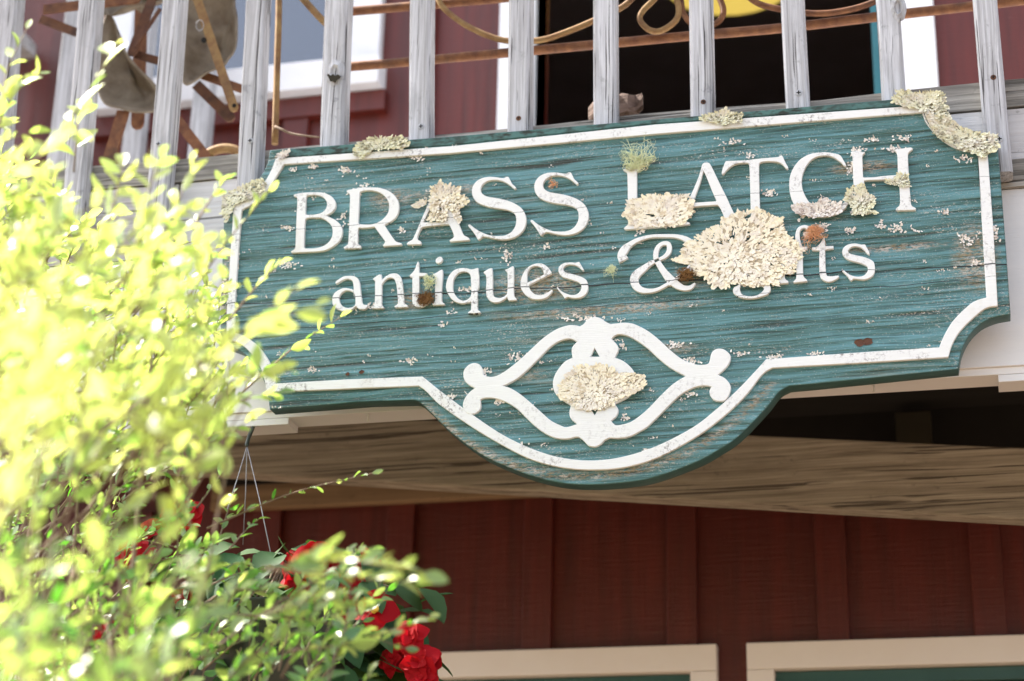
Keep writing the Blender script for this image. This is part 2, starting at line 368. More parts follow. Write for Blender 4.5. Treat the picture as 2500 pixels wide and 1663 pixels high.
def relief(name, loops, y_face, y_back, mat, parent, bevel=.0008, **kw):
    """extruded filled outline(s) in the x-z plane (first loop outer, rest holes)"""
    cu = bpy.data.curves.new(name, 'CURVE'); cu.dimensions = '2D'; cu.fill_mode = 'BOTH'
    for lp in loops:
        s = cu.splines.new('POLY'); s.points.add(len(lp)-1); s.use_cyclic_u = True
        for q, (x, z) in zip(s.points, lp): q.co = (x, z, 0, 1)
    th = (y_back-y_face)/2; cu.extrude = th-bevel; cu.bevel_depth = bevel; cu.bevel_resolution = 1; cu.offset = -bevel
    to = bpy.data.objects.new('tmp', cu); COL.objects.link(to); bpy.context.view_layer.update()
    me = bpy.data.meshes.new_from_object(to.evaluated_get(bpy.context.evaluated_depsgraph_get()))
    bpy.data.objects.remove(to); bpy.data.curves.remove(cu)
    me.transform(Matrix(((1, 0, 0, 0), (0, 0, -1, y_face+th), (0, 1, 0, 0), (0, 0, 0, 1))))
    me.name = name; me.materials.clear()
    return link(name, me, mat, parent, **kw)

# ================================================================ SETTING
bm = bmesh.new(); g = 40
vv = [[bm.verts.new((-60+120*i/g, -60+120*j/g, random.uniform(-.02, .02)*(abs(-60+120*i/g) > 3))) for j in range(g+1)] for i in range(g+1)]
for i in range(g):
    for j in range(g): bm.faces.new((vv[i][j], vv[i+1][j], vv[i+1][j+1], vv[i][j+1]))
link('ground', from_bm(bm, 'ground'), M['ground'], label='pale gravel ground', kind='structure')

# ---------------------------------------------------------------- building
WY = 1.10
bld = thing('red_building', (0.2, WY, 0), 'red board and batten building behind the balcony', 'building')
XL, XR = -4.6, 3.2
def px_rect(x0, y0, x1, y1, Y=WY):   # world x/z extents of a wall rectangle seen at two photo corners
    a, b = P(x0, y0, Y), P(x1, y1, Y); return a.x, b.x, b.z, a.z
door_l = P(1310, 150, WY).x; door_r = P(2190, 120, WY).x
ux1 = P(885, 60, WY).x; ux0 = P(335, 60, WY).x; uz0 = P(700, 185, WY).z
DZ0, DZ1 = 3.17, 4.62
wz = P(1250, 1650, WY-.03).z   # head height of lower window openings
la1 = P(1690, 1640, WY).x; la0 = la1-.70; lb0 = P(1893, 1632, WY).x; lb1 = lb0+.80
lw1 = P(30, 1600, WY).x; lw0 = lw1-.7
ZT = 5.6
def wallpiece(x0, x1, z0, z1, nm='wall'):
    return (x0, x1, z0, z1)
bm = bmesh.new()
def wp(x0, x1, z0, z1): box(bm, x0, x1, WY, WY+.12, z0, z1)
# lower storey
zz0 = wz-1.15
for a, b in ((XL, lw0), (lw1, la0), (la1, lb0), (lb1, XR)): wp(a, b, 0, 2.95)
for a, b in ((lw0, lw1), (la0, la1), (lb0, lb1)): wp(a, b, wz, 2.95); wp(a, b, 0, zz0)
# upper storey
for a, b in ((XL, ux0), (ux1, door_l), (door_r, XR)): wp(a, b, 2.95, ZT)
wp(ux0, ux1, 2.95, uz0); wp(ux0, ux1, uz0+1.2, ZT); wp(door_l, door_r, DZ1, ZT); wp(door_l, door_r, 2.95, DZ0)
link('wall', from_bm(bm, 'wall'), M['red'], bld)
fwl = abs(P(1250, 1585, WY-.03).z-P(1250, 1648, WY-.03).z)
# battens every 12 inches
bx = -.225-.031
k = 0
x = -.287
bat = []
while x > XL: bat.append(x); x -= .3045
x = -.287+.3045
while x < XR: bat.append(x); x += .312
for xc in bat:
    spans = [(0, 2.80), (3.17, ZT)]
    for z0, z1 in spans:
        segs = [(z0, z1)]
        for (a, b, c, d) in ((la0-.07, la1+.07, zz0-.1, wz+fwl-.001), (lb0-.07, lb1+.07, zz0-.1, wz+fwl-.001), (lw0-.07, lw1+.07, zz0-.1, wz+fwl-.001), (ux0-.1, ux1+.1, uz0-.13, uz0+1.3), (door_l-.1, door_r+.1, DZ0-.2, DZ1+.1)):
            if a-.03 < xc < b+.03:
                ns = []
                for s0, s1 in segs:
                    if d <= s0 or c >= s1: ns.append((s0, s1)); continue
                    if c > s0: ns.append((s0, c))
                    if d < s1: ns.append((d, s1))
                segs = ns
        for s0, s1 in segs:
            if s1-s0 > .05:
                boxo('batten', xc-.031, xc+.031, WY-.019, WY, s0, s1, M['red'], bld, .002)
def window(x0, x1, z0, z1, fw, fm, sm, fy=.030, sillh=0., gm='glass'):
    bm = bmesh.new()
    y0, y1 = WY-fy, WY+.02
    box(bm, x0-fw, x1+fw, y0, y1, z1, z1+fw, .002); box(bm, x0-fw, x0, y0, y1, z0, z1-.0005, .002); box(bm, x1, x1+fw, y0, y1, z0, z1-.0005, .002)
    box(bm, x0-fw-.012*(sillh > 0), x1+fw+.012*(sillh > 0), y0-(.03 if sillh else 0), y1, z0-(sillh or fw), z0-.0005, .003)
    f = link('window', from_bm(bm, 'window'), fm, bld)
    bm = bmesh.new(); s = .028; ys = WY-.004
    box(bm, x0+.001, x1-.001, ys, ys+.04, z1-s, z1-.001, .002); box(bm, x0+.001, x1-.001, ys, ys+.04, z0+.001, z0+s, .002)
    box(bm, x0+.001, x0+s, ys, ys+.04, z0+s+.0005, z1-s-.0005, .002); box(bm, x1-s, x1-.001, ys, ys+.04, z0+s+.0005, z1-s-.0005, .002)
    link('sash', from_bm(bm, 'sash'), sm, f)
    bm = bmesh.new(); box(bm, x0+s, x1-s, ys+.018, ys+.024, z0+s, z1-s); link('pane', from_bm(bm, 'pane'), M[gm], f)
    return f
fwl = abs(P(1250, 1585, WY-.03).z-P(1250, 1648, WY-.03).z)
window(la0, la1, zz0, wz, fwl, M['cream'], M['sash']); window(lb0, lb1, zz0, wz, fwl, M['cream'], M['sash']); window(lw0, lw1, zz0, wz, fwl, M['frame'], M['sash'])
window(ux0, ux1, uz0, uz0+1.2, .055, M['frame'], M['frame'], .03, .075, 'skyglass')
boxo('trim_board', ux0-.08, ux1+.075, WY-.026, WY, uz0-.13, uz0-.077, M['red'], bld, .002)
# doorway with white casing, teal door leaf folded back, dim room
bm = bmesh.new()
cw = .085
box(bm, door_l-cw, door_l, WY-.03, WY+.10, DZ0, DZ1, .002); box(bm, door_r, door_r+cw, WY-.03, WY+.10, DZ0, DZ1, .002); box(bm, door_l-cw, door_r+cw, WY-.032, WY+.10, DZ1+.0005, DZ1+cw, .002)
dcase = link('door_frame', from_bm(bm, 'door_frame'), M['frame'], bld)
boxo('door', door_r-.055, door_r-.012, WY+.02, WY+.75, DZ0+.01, DZ1-.01, M['teald'], bld, .003, label='open teal door folded into the room')
bm = bmesh.new(); rx0, rx1, ry0, ry1, rz0, rz1 = door_l-1.0, door_r+1.0, WY+.13, WY+3.6, 3.12, 5.4
v = [bm.verts.new(c) for c in ((rx0, ry0, rz0), (rx1, ry0, rz0), (rx1, ry1, rz0), (rx0, ry1, rz0), (rx0, ry0, rz1), (rx1, ry0, rz1), (rx1, ry1, rz1), (rx0, ry1, rz1))]
for f in ((0, 1, 2, 3), (7, 6, 5, 4), (1, 5, 6, 2), (2, 6, 7, 3), (3, 7, 4, 0)): bm.faces.new([v[i] for i in f])
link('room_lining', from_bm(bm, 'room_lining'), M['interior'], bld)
bm = bmesh.new(); box(bm, XL-.2, XR+.2, WY+.121, WY+5, ZT-.02, ZT+.1); box(bm, XL-.2, XR+.2, WY-.06, WY+.1205, ZT, ZT+.1)
link('roof', from_bm(bm, 'roof'), M['roof'], bld)
bm = bmesh.new(); box(bm, XL, XR, WY+4.8, WY+4.9, 0, ZT-.03); box(bm, XL-.1, XL-.001, WY, WY+4.9, 0, ZT-.03); box(bm, XR+.001, XR+.1, WY, WY+4.9, 0, ZT-.03)
link('back_wall', from_bm(bm, 'back_wall'), M['red'], bld)

# yellow lamp shade in the room
yl0, yl1 = P(1560, 18, WY+.9), P(2010, 6, WY+.9)
lam = thing('pendant_lamp', ((yl0.x+yl1.x)/2, WY+.9, yl0.z), 'wide yellow glowing lamp shade hanging in the dark doorway room', 'lamp')
bm = bmesh.new(); cx, cz = (yl0.x+yl1.x)/2, yl0.z+.055; prof = ((.19, 0), (.185, .03), (.14, .10), (.05, .15), (.012, .16), (.012, .9))
rings = [[bm.verts.new((cx+r*math.cos(a*math.pi/12), WY+.9+r*math.sin(a*math.pi/12), cz+h)) for a in range(24)] for r, h in prof]
for A, B in zip(rings, rings[1:]):
    for i in range(24): bm.faces.new((A[i], A[(i+1) % 24], B[(i+1) % 24], B[i])).smooth = True
bm.faces.new(rings[0][::-1])
link('lamp_shade', from_bm(bm, 'lamp_shade'), M['yellow'], lam)

# ---------------------------------------------------------------- balcony
XDL, XDR = -2.30, 1.6
bal = thing('balcony', (-.6, .55, 2.9), 'weathered balcony deck with white fascia below grey rim boards', 'balcony')
def sl(x): return 0.0
z_top = 3.135; z_s1 = 3.086; z_s2 = 2.945; z_bot = 2.640
def rimboard(name, x0, x1, y0, y1, z0, z1, mat, bow=.002, **kw):
    bm = bmesh.new(); n = 26; rows = []
    for i in range(n+1):
        x = x0+(x1-x0)*i/n; e = bow*math.sin(i*1.7)+random.uniform(-bow, bow)*.5
        rows.append([bm.verts.new((x, y0+e*.3, z0)), bm.verts.new((x, y1, z0)), bm.verts.new((x, y1, z1+e)), bm.verts.new((x, y0, z1+e))])
    for A, B in zip(rows, rows[1:]):
        for k in range(4): bm.faces.new((A[k], A[(k+1) % 4], B[(k+1) % 4], B[k]))
    bm.faces.new(rows[0][::-1]); bm.faces.new(rows[-1]); bmesh.ops.recalc_face_normals(bm, faces=bm.faces)
    return link(name, from_bm(bm, name), mat, bal, **kw)
rimboard('rim_board', XDL, XDR, .078, .13, z_s1+.003, z_top, M['rimdark'], .0025, label='dark edged top rim board')
jx = P(434, 500, .08).x
rimboard('rim_board', XDL, jx-.002, .080, .118, z_s2+.002, z_s1, M['rim'], .001)
rimboard('rim_board', jx+.002, XDR, .082, .118, z_s2+.002, z_s1, M['palewood'], .001)
xr2 = P(2440, 460, .08).x
boxo('rim_board', xr2-.02, XDR, .0765, .0795, z_s2+.002, z_s2+.05, M['rimdark'], bal, .0005, label='short dark damp strip on the right')
rimboard('fascia', XDL, XDR, .083, .105, z_bot+.012, z_s2, M['fascia'], .0004)
boxo('fascia_trim', XDL, XDR, .088, .140, z_bot, z_bot+.0118, M['fascia'], bal, .001)
xa, xb = P(540, 1030, .09).x, P(706, 1020, .09).x
boxo('fascia_trim', xa-.5, xb, .088, .135, z_bot-.012, z_bot-.0005, M['fascia'], bal, .001)
boxo('fascia_trim', P(2438, 935, .09).x, XDR, .088, .135, z_bot-.012, z_bot-.0005, M['fascia'], bal, .001)
for px, py in ((898, 1003), (2132, 932)):
    q = P(px, py, .092); bm = bmesh.new(); tube(bm, [(q.x, .094, z_bot+.002), (q.x+.001, .094, z_bot-.008), (q.x, .094, z_bot-.0135)], [.0022, .0011, .0024], 7); link('paint_drip', from_bm(bm, 'paint_drip'), M['drip'], bal)
# deck boards (parallel to the wall) and joists
y = .150
while y < WY-.03:
    y2 = min(y+.135, WY-.008); boxo('deck_board', XDL, XDR, y, y2, z_top-.045, z_top-.012, M['palewood'], bal, .002); y = y2+.005
for i in range(10):
    x = XDL+.05+i*.42; boxo('joist', x, x+.038, .142, WY-.052, z_top-.20, z_top-.0455, M['shade_black'], bal, .001)
boxo('soffit_shade_panel', XDL+.01, XDR-.01, .19, WY-.055, 2.925, 2.93, M['shade_black'], bal, 0)  # black sheet added to stand in for the joist cavity's shade
# the wide weathered beam crossing underneath, slightly out of level
BY = .62
bp = [P(300, 1140, BY), P(2640, 1276, BY), P(2640, 1100, BY), P(300, 990, BY)]
bp2 = [(p.x, p.y+(.12 if i in (0, 3) else 0), p.z) for i, p in enumerate(bp)]
quadslab('cross_beam', bp, .045, M['beam'], bal, .004, label='wide weathered plank beam sloping under the deck')
lz0, lz1 = P(620, 1243, WY-.04).z, P(560, 1190, WY-.04).z
lx = P(1480, 1200, WY-.04).x
boxo('ledger_board', P(515, 1240, WY-.04).x, lx, WY-.045, WY-.0195, lz0, lz1+.004, M['ledger'], bal, .003)
boxo('ledger_board', P(515, 1240, WY-.04).x, XDR, WY-.043, WY-.0198, lz1+.0045, 2.93, M['shade_black'], bal, .001, label='black board added for the shade under the deck')  # added over the wall, black in place of under-deck shade
boxo('ledger_board', P(1850, 1200, WY-.04).x, XDR, WY-.043, WY-.0198, P(2500, 1200, WY-.04).z, lz1+.004, M['shade_black'], bal, .001)  # lower piece of the added black shade board
# balcony post going down at far right & left ends
boxo('support_post', XDL+.02, XDL+.11, .15, .24, 0, z_bot+.2, M['post'], bal, .004)
boxo('support_post', XDR-.11, XDR-.02, .15, .24, 0, z_bot+.2, M['post'], bal, .004)
qv = P(2225, 1000, .9); boxo('support_post', qv.x-.035, qv.x+.035, .98, 1.04, 2.70, 2.90, M['dimwood'], bal, .003, label='short dark hanger block under the deck')

# ---------------------------------------------------------------- railing
rail = thing('balcony_railing', (-.6, .05, 2.93), 'weathered grey wooden railing of square balusters along the balcony front', 'railing')
BY0, BY1 = .038, .076
bl = [(-5, -37, 400), (189, 158, 400), (394, 362, 400), (599, 577, 400), (792, 779, 350), (1000, 996, 335), (1242, 1236, 316), (1447, 1449, 298), (1682, 1684, 277), (1906, 1917, 255), (2138, 2151, 239), (2375, 2412, 421)]
zb = P(2430, 421, BY0).z
ztopr = 4.0
def baluster(xt, xbm, yb, wd=.038, sink=None):
    a = P(xt, 0, BY0); b = P(xbm, yb, BY0)
    s = (a.x-b.x)/(a.z-b.z); z0 = zb+(0 if sink is None else sink)
    x0 = b.x+s*(z0-b.z); x1 = b.x+s*(ztopr-b.z)
    bm = bmesh.new(); n = 10; rows = []
    ph = random.uniform(0, 6)
    for i in range(n+1):
        t = i/n; x = x0+(x1-x0)*t+.0008*math.sin(ph+t*9); z = z0+(ztopr-z0)*t; w_ = wd*(1+.012*math.sin(ph*2+t*7)); c = .005
        pr = [(x+c, BY0), (x+w_-c, BY0), (x+w_, BY0+c), (x+w_, BY1-c), (x+w_-c, BY1), (x+c, BY1), (x, BY1-c), (x, BY0+c)]
        rows.append([bm.verts.new((p, q, z)) for p, q in pr])
    for A, B in zip(rows, rows[1:]):
        for k in range(8): bm.faces.new((A[k], A[(k+1) % 8], B[(k+1) % 8], B[k]))
    bm.faces.new(rows[0][::-1]); bm.faces.new(rows[-1])
    return link('baluster', from_bm(bm, 'baluster'), M['post'], rail)
BAL = {}
for i, (a, b, c) in enumerate(bl): BAL[i] = baluster(a, b, c, .043 if i == 4 else .038)
BAL[4]['label'] = 'knotty baluster with a deep split knot'; BAL[10]['label'] = 'baluster with a swirling knot near the top'
BAL[11]['label'] = 'leaning baluster at the right whose lower end shows beside the sign'
p0 = P(-5, 0, BY0).x
for k in (1, 2, 3): # balusters out of frame to the left
    bb = BAL[0].copy(); COL.objects.link(bb); bb.location.x -= .132*k
for k in (1, 2, 3, 4):
    bb = BAL[9].copy(); COL.objects.link(bb); bb.location.x += .135*(k+2)
boxo('top_rail', XDL, XDR, .02, .11, ztopr, ztopr+.038, M['rim'], rail, .003)
def screw(px, py, mat, par, rusty=False, y=BY0):
    q = P(px, py, y); bm = bmesh.new(); r = .0058 if not rusty else .0045
    prof = ((r, 0.0), (r*.95, -.0009), (r*.55, -.0014)); rings = [[bm.verts.new((q.x+a*math.cos(t*math.pi/7), y+h, q.z+a*math.sin(t*math.pi/7))) for t in range(14)] for a, h in prof]
    for A, B in zip(rings, rings[1:]):
        for i in range(14): bm.faces.new((A[i], A[(i+1) % 14], B[(i+1) % 14], B[i]))
    bm.faces.new(rings[-1])
    bmesh.ops.recalc_face_normals(bm, faces=bm.faces)
    for s in (0, 1):     # cross recess as dark bars standing just proud
        c, d = (r*.6, r*.14) if s == 0 else (r*.14, r*.6)
        box(bm, q.x-c, q.x+c, y-.0019-.0001*s, y-.0016, q.z-d, q.z+d, 0, 1)
    return link('screw', from_bm(bm, 'screw'), [mat, M['shade_black']], par)
for px, py, i, rs in ((387, 352, 2, 0), (611, 344, 3, 0), (1028, 309, 5, 0), (1266, 289, 6, 1), (1717, 249, 8, 1), (1950, 227, 9, 0), (2425, 189, 11, 1), (2440, 340, 11, 0)):
    screw(px, py, M['rustdark'] if rs else M['steel'], BAL[i], bool(rs))
# knot relief on the wide baluster and near top of another
def knot(px, py, rx, rz, par, depth=.006, split=True):
    q = P(px, py, BY0-.0002); bm = bmesh.new(); n = 22; R_ = 7
    rings = []
    for j in range(R_):
        t = 1-j/(R_-1)
        rings.append([bm.verts.new((q.x+rx*t*math.cos(k*2*math.pi/n)*(1+.08*math.sin(3*k)), BY0+.0012-.0026*1.6*math.exp(-((t-.55)/.22)**2)-(.0014 if j % 2 else 0), q.z+rz*t*math.sin(k*2*math.pi/n)*(1+.06*math.cos(2*k)))) for k in range(n)])
    for A, B in zip(rings, rings[1:]):
        for i in range(n): bm.faces.new((A[i], A[(i+1) % n], B[(i+1) % n], B[i]))
    o = link('knot', from_bm(bm, 'knot'), M['post'], par); 
    if split:
        bm = bmesh.new(); n = 14
        top = [(q.x-rx*.75+rx*1.5*i/n, BY0-.0048, q.z-rz*.15+.0016*math.sin(i*1.3)-.004*i/n) for i in range(n+1)]
        bot = [(a, BY0-.0046, b-.0145*math.sin(math.pi*(i+.3)/(n+.6))**.8) for i, (a, _, b) in enumerate(top)]
        tv = [bm.verts.new(p) for p in top]; bv = [bm.verts.new(p) for p in bot]
        for i in range(n): bm.faces.new((bv[i], bv[i+1], tv[i+1], tv[i]))
        link('knot_hollow', from_bm(bm, 'knot_hollow'), M['dimwood'], par)
knot(818, 178, .017, .030, BAL[4]); knot(2193, 20, .013, .026, BAL[10], split=False)

# side railing running back to the wall at the balcony's left end
sr = thing('side_railing', (XDL+.05, .6, z_top), 'grey side railing returning to the wall behind the old cultivator', 'railing')
for i in range(7):
    y = .16+i*.135; boxo('baluster', XDL+.03, XDL+.068, y, y+.038, z_top-.01, ztopr, M['post'], sr, .003)
boxo('top_rail', XDL, XDL+.09, .115, WY-.02, ztopr-.0002, ztopr+.037, M['rim'], sr, .003)
for px, yy in ((153, .75), (330, .9), (490, .95)):
    q = P(px, 250, yy); boxo('baluster', q.x-.022, q.x+.022, yy, yy+.038, z_top-.01, ztopr, M['post'], sr, .003)

# ================================================================ SIGN
sign = thing('shop_sign', (-.557, .018, 2.44), 'large carved teal wooden shop sign with white lettering and lichen', 'sign')
# outer silhouette of the board (right half traced, left half traced where it shows)
OUT = parse("656,363* 1100,329* 1600,287* 2147,241* 2300,228* 2308,249 2327,290 2365,318 2400,330 2434,333* 2442,421* 2457,615* 2467,764* 2430,771 2395,787 2366,816 2347,855 2339,898* 1990,934* 1925,940* 1900,955 1868,995 1803,1062 1753,1096 1700,1125 1600,1162 1530,1175 1451,1181 1370,1177 1290,1158 1200,1122 1144,1088 1091,1046 1045,1000 1020,978 1005,974* 900,977* 655,996* 650,960 640,925 615,885 585,855 534,835* 536,720* 545,476* 580,465 615,447 638,420 650,395*")
IN_OUT = "673,387* 1100,357* 1600,304* 2212,260* 2251,258* 2258,283 2277,318 2310,348 2350,366 2411,371* 2425,555* 2436,747* 2410,751 2385,768 2346,806 2325,840 2315,872* 2100,886* 1885,898* 1860,915 1820,966 1765,1018 1700,1066 1610,1115 1530,1140 1451,1147 1370,1141 1290,1119 1200,1072 1130,1028 1070,985 1040,955 1022,942* 850,949* 651,957* 645,925 635,895 615,865 585,838 553,828* 553,768* 563,607* 571,500* 600,480 640,450 660,420"
IN_IN = "693,401* 1100,374* 1600,327* 2251,274* 2262,300 2290,331 2330,352 2386,367* 2398,557* 2408,726* 2385,733 2365,745 2327,783 2304,821 2293,848* 2100,860* 1870,877* 1845,905 1800,952 1750,998 1690,1044 1600,1090 1520,1115 1451,1124 1380,1119 1310,1100 1230,1063 1150,1010 1080,958 1045,930 1031,919* 850,926* 672,936* 667,905 650,870 625,840 595,820 572,812* 572,768* 582,607* 590,512* 620,495 655,460 678,425"
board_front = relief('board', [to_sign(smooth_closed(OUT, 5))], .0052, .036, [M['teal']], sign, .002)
# edge band material by face normal
me = board_front.data; me.materials.append(M['tealedge'])
for p in me.polygons:
    if p.normal.y > -.7: p.material_index = 1
io = to_sign(smooth_closed(parse(IN_OUT), 5)); ii = to_sign(smooth_closed(parse(IN_IN), 5))
relief('border', [io, ii], 0.0, .012, M['white'], sign, .0008)
# mossy raised strip of uncarved wood above the border
relief('top_edge_strip', [to_sign(smooth_closed(parse("660,366* 1100,332* 1600,290* 2147,244* 2296,231* 2305,250 2260,254* 2212,256* 1600,299* 1100,352* 676,383*"), 3))], .0022, .012, M['tealtop'], sign, .0008)
S7 = 7.84
def glyph(nm, ox, oy, k, outs, yf=-.0006, mat='white', par=None):
    lo = [to_sign(smooth_closed(parse(s, ox, oy, k), 4)) for s in outs]
    return relief('letter', lo, yf, .012, M[mat], par or sign, .0005, label='raised white letter '+nm)
glyph('B', 700, 430, S7, ["135,372 160,350 300,322 480,312 620,312 730,330 830,372 900,435 938,520 930,600 895,660 830,715 745,755* 900,825 1000,900 1055,985 1065,1080 1040,1180 980,1270 880,1350 760,1412 640,1440 480,1450 250,1462 90,1468* 80,1448* 110,1425 150,1400 165,1360 172,1250 180,1000 190,760 200,560 200,430 180,400 140,388",
 "385,385 400,375 520,360 640,378 725,430 770,510 765,590 725,660 640,715 520,740 400,745 372,738 360,700 363,560 370,430", "362,825 420,800 540,795 640,800 740,840 820,905 870,990 880,1090 855,1190 790,1280 690,1345 560,1380 430,1388 360,1385 332,1360 332,1300 338,1080 350,880"])
glyph('R', 700, 430, S7, ["1150,295 1175,270 1300,245 1450,222 1620,218 1780,228 1930,275 2040,350 2120,450 2148,560 2140,680 2095,780 2010,860 1870,935* 1950,1060 2040,1190 2090,1250 2150,1275 2200,1290 2195,1320* 1850,1345* 1840,1325 1860,1300 1880,1270 1870,1230 1780,1110 1690,985 1670,972* 1580,985 1450,995 1380,990* 1368,1010* 1362,1150 1360,1270 1370,1300 1400,1320 1425,1345 1415,1378* 1100,1390* 1092,1365 1120,1345 1165,1310 1178,1270 1190,1100 1200,800 1210,550 1212,400 1200,340 1160,315",
 "1400,320 1420,298 1530,275 1660,280 1790,320 1890,400 1950,500 1962,600 1935,710 1870,800 1780,870 1660,920 1530,930 1420,925 1385,915 1370,880 1375,760 1385,560 1392,380"])
glyph('A', 980, 420, S7, ["640,300 680,250 740,225 790,260 830,330 900,480 1000,720 1090,960 1160,1140 1200,1210 1260,1245 1300,1275 1295,1305* 930,1335* 925,1310 960,1285 1000,1250 1005,1215 970,1120 920,1020 890,1003 780,1010 600,1030 440,1048 390,1065 360,1110 320,1200 305,1260 320,1300 370,1330 380,1350 370,1385* 110,1390* 108,1365 160,1325 215,1290 250,1220 330,1040 420,830 520,600 600,410", "690,440* 780,640 860,860 885,935* 700,955 420,968* 450,900 560,680"])
SS = "1490,165 1520,172 1545,215 1590,300 1640,345 1662,375 1640,400 1615,385 1570,345 1500,295 1410,250 1310,228 1200,228 1110,250 1040,295 995,355 985,410 1000,465 1050,515 1130,548 1260,570 1400,595 1540,635 1670,695 1770,770 1830,860 1858,970 1845,1090 1790,1200 1690,1290 1570,1345 1430,1368 1300,1358 1180,1335 1080,1312 1025,1318 985,1345 950,1370 925,1355 900,1310 850,1230 780,1140 745,1100 765,1078 790,1082 860,1140 960,1205 1080,1260 1200,1292 1340,1300 1460,1285 1560,1235 1630,1150 1665,1050 1665,950 1640,880 1590,835 1500,800 1380,778 1240,760 1120,735 1010,700 910,645 845,560 820,470 830,370 880,280 970,210 1080,175 1200,168 1310,178 1400,192 1440,190 1465,170"
glyph('S', 1200-152.3, 400+10.8, S7, [SS]); glyph('S', 1200, 400, S7, [SS])
glyph('L', 1500, 370, S7, ["165,352* 175,335* 330,322 500,318* 510,335* 480,355 440,385 430,430 432,600 432,900 432,1200 440,1340 470,1380 560,1390 700,1375 830,1350 940,1300 1030,1255 1085,1290* 1060,1340 1010,1420 980,1460* 940,1440 860,1445 730,1455 500,1475 210,1495* 180,1470 215,1440 260,1390 262,1300 258,1000 255,700 248,450 240,405 200,375"])
glyph('A', 1500, 370, S7, ["1690,240 1740,215 1810,222 1845,265 1900,370 2030,640 2150,880 2260,1120 2330,1250 2400,1290 2440,1310* 2430,1340* 2025,1360* 2020,1330 2060,1305 2095,1270 2090,1230 2040,1110 1995,1040 1960,1025 1800,1035 1600,1050 1480,1070 1440,1100 1400,1190 1350,1280 1365,1330 1440,1365 1440,1395* 1155,1425* 1150,1400 1200,1360 1240,1290 1310,1130 1470,820 1600,520 1660,330", "1705,370* 1760,480 1860,730 1950,930* 1940,955* 1700,970 1500,985* 1550,850 1640,600"])
glyph('T', 1720, 350, S7, ["328,570 345,500 375,410 405,350 425,340 560,335 800,325 1100,290 1400,265 1435,245 1470,235 1500,260 1550,370 1600,460 1585,490 1555,475 1500,410 1420,365 1330,350 1200,345 1090,360 1050,390 1042,480 1050,900 1062,1310 1070,1440 1110,1490* 830,1510* 870,1450 885,1400 882,1200 870,700 858,430 840,385 800,375 660,382 540,420 470,470 410,530 370,580 345,590"])
glyph('C', 1980, 340, S7, ["100,262 250,248 380,262 500,285 570,320 620,400 665,480 665,515 630,505 580,450 500,390 400,335 300,315 180,322 80,350 -8,408 -88,508 -148,638 -178,778 -168,928 -118,1068 -38,1198 92,1318 222,1388 350,1385 480,1330 600,1240 680,1175 725,1165 720,1210 660,1310 560,1390 420,1450 270,1478 100,1478 -60,1440 -200,1370 -320,1250 -390,1090 -415,920 -410,760 -370,620 -290,480 -180,370 -40,295"])
glyph('H', 1980, 340, S7, ["760,250* 810,235 900,232 1035,262* 1000,290 982,330 985,450 995,700 1010,735* 1200,730 1400,705 1640,690* 1660,670 1660,500 1655,350 1640,260 1610,225 1575,205* 1750,180 1900,160 1945,180 1935,200 1890,235 1860,270 1855,330 1865,560 1880,850 1905,1130 1915,1240 1940,1285 1990,1310 2010,1335 1995,1355* 1640,1365* 1622,1340 1650,1310 1690,1270 1705,1200 1700,1050 1690,900 1670,780* 1640,765 1400,775 1100,785 1015,795* 1015,900 1030,1150 1060,1300 1110,1360 1150,1390 1140,1410* 760,1415* 750,1390 800,1350 830,1280 835,1150 820,950 808,750 800,500 795,350 780,290"])
glyph('a', 790, 610, S7, ["230,640 235,610 300,560 380,515 480,500 580,505 660,555 690,640 705,760 725,920 740,1010 770,1050 830,1055 850,1070 835,1100 790,1135 720,1142 660,1120 622,1075* 590,1100 520,1155 440,1175 350,1170 260,1135 190,1070 165,980 170,910 210,830 290,770 380,735 480,740 570,765 578,770* 575,700 565,640 545,590 490,560 420,560 350,590 290,625 250,648", "480,780 560,810 600,870 610,960 605,1050 550,1100 470,1115 390,1095 330,1040 300,960 305,880 350,820 410,785"])
glyph('n', 790, 610, S7, ["945,560 960,545 1020,500 1070,475 1110,478* 1118,578* 1180,520 1260,470 1350,452 1420,465 1475,520 1505,620 1520,750 1535,900 1545,1000 1570,1040 1610,1070 1605,1095* 1365,1108* 1358,1085 1390,1060 1420,1030 1425,980 1415,850 1400,700 1380,620 1350,560 1290,535 1220,550 1160,600 1115,660* 1115,800 1110,980 1115,1050 1150,1090 1148,1118* 920,1125* 920,1100 960,1065 978,1020 985,850 985,680 985,600 960,575"])
TT = "1805,235 1825,255 1828,440* 1970,448* 1970,495* 1828,512* 1832,650 1830,800 1820,930 1840,1000 1880,1030 1940,1015 1995,995 1985,1025 1920,1075 1850,1098 1780,1092 1720,1050 1698,980 1700,850 1700,680 1700,520* 1650,515* 1650,490 1700,440 1750,370 1780,280"
glyph('t', 790, 610, S7, [TT])
istem = "2095,470 2160,440 2220,400 2265,382 2278,395 2280,500 2270,620 2260,800 2262,960 2275,1005 2315,1030 2310,1050* 2085,1058* 2085,1030 2120,1000 2135,960 2132,800 2140,620 2140,540 2120,500"
gi = glyph('i', 790, 610, S7, [istem])
def dot(px, py, par): 
    lp = []
    for k in range(20):
        a = k*math.pi/10; u, v_ = 9.6*math.cos(a), 7.0*math.sin(a); c, s = math.cos(-.75), math.sin(-.75); lp.append((px+u*c-v_*s, py+u*s+v_*c))
    return relief('dot', [to_sign(lp)], -.0006, .012, M['white'], par, .0007)
dot(790+2210/S7, 610+197/S7, gi)
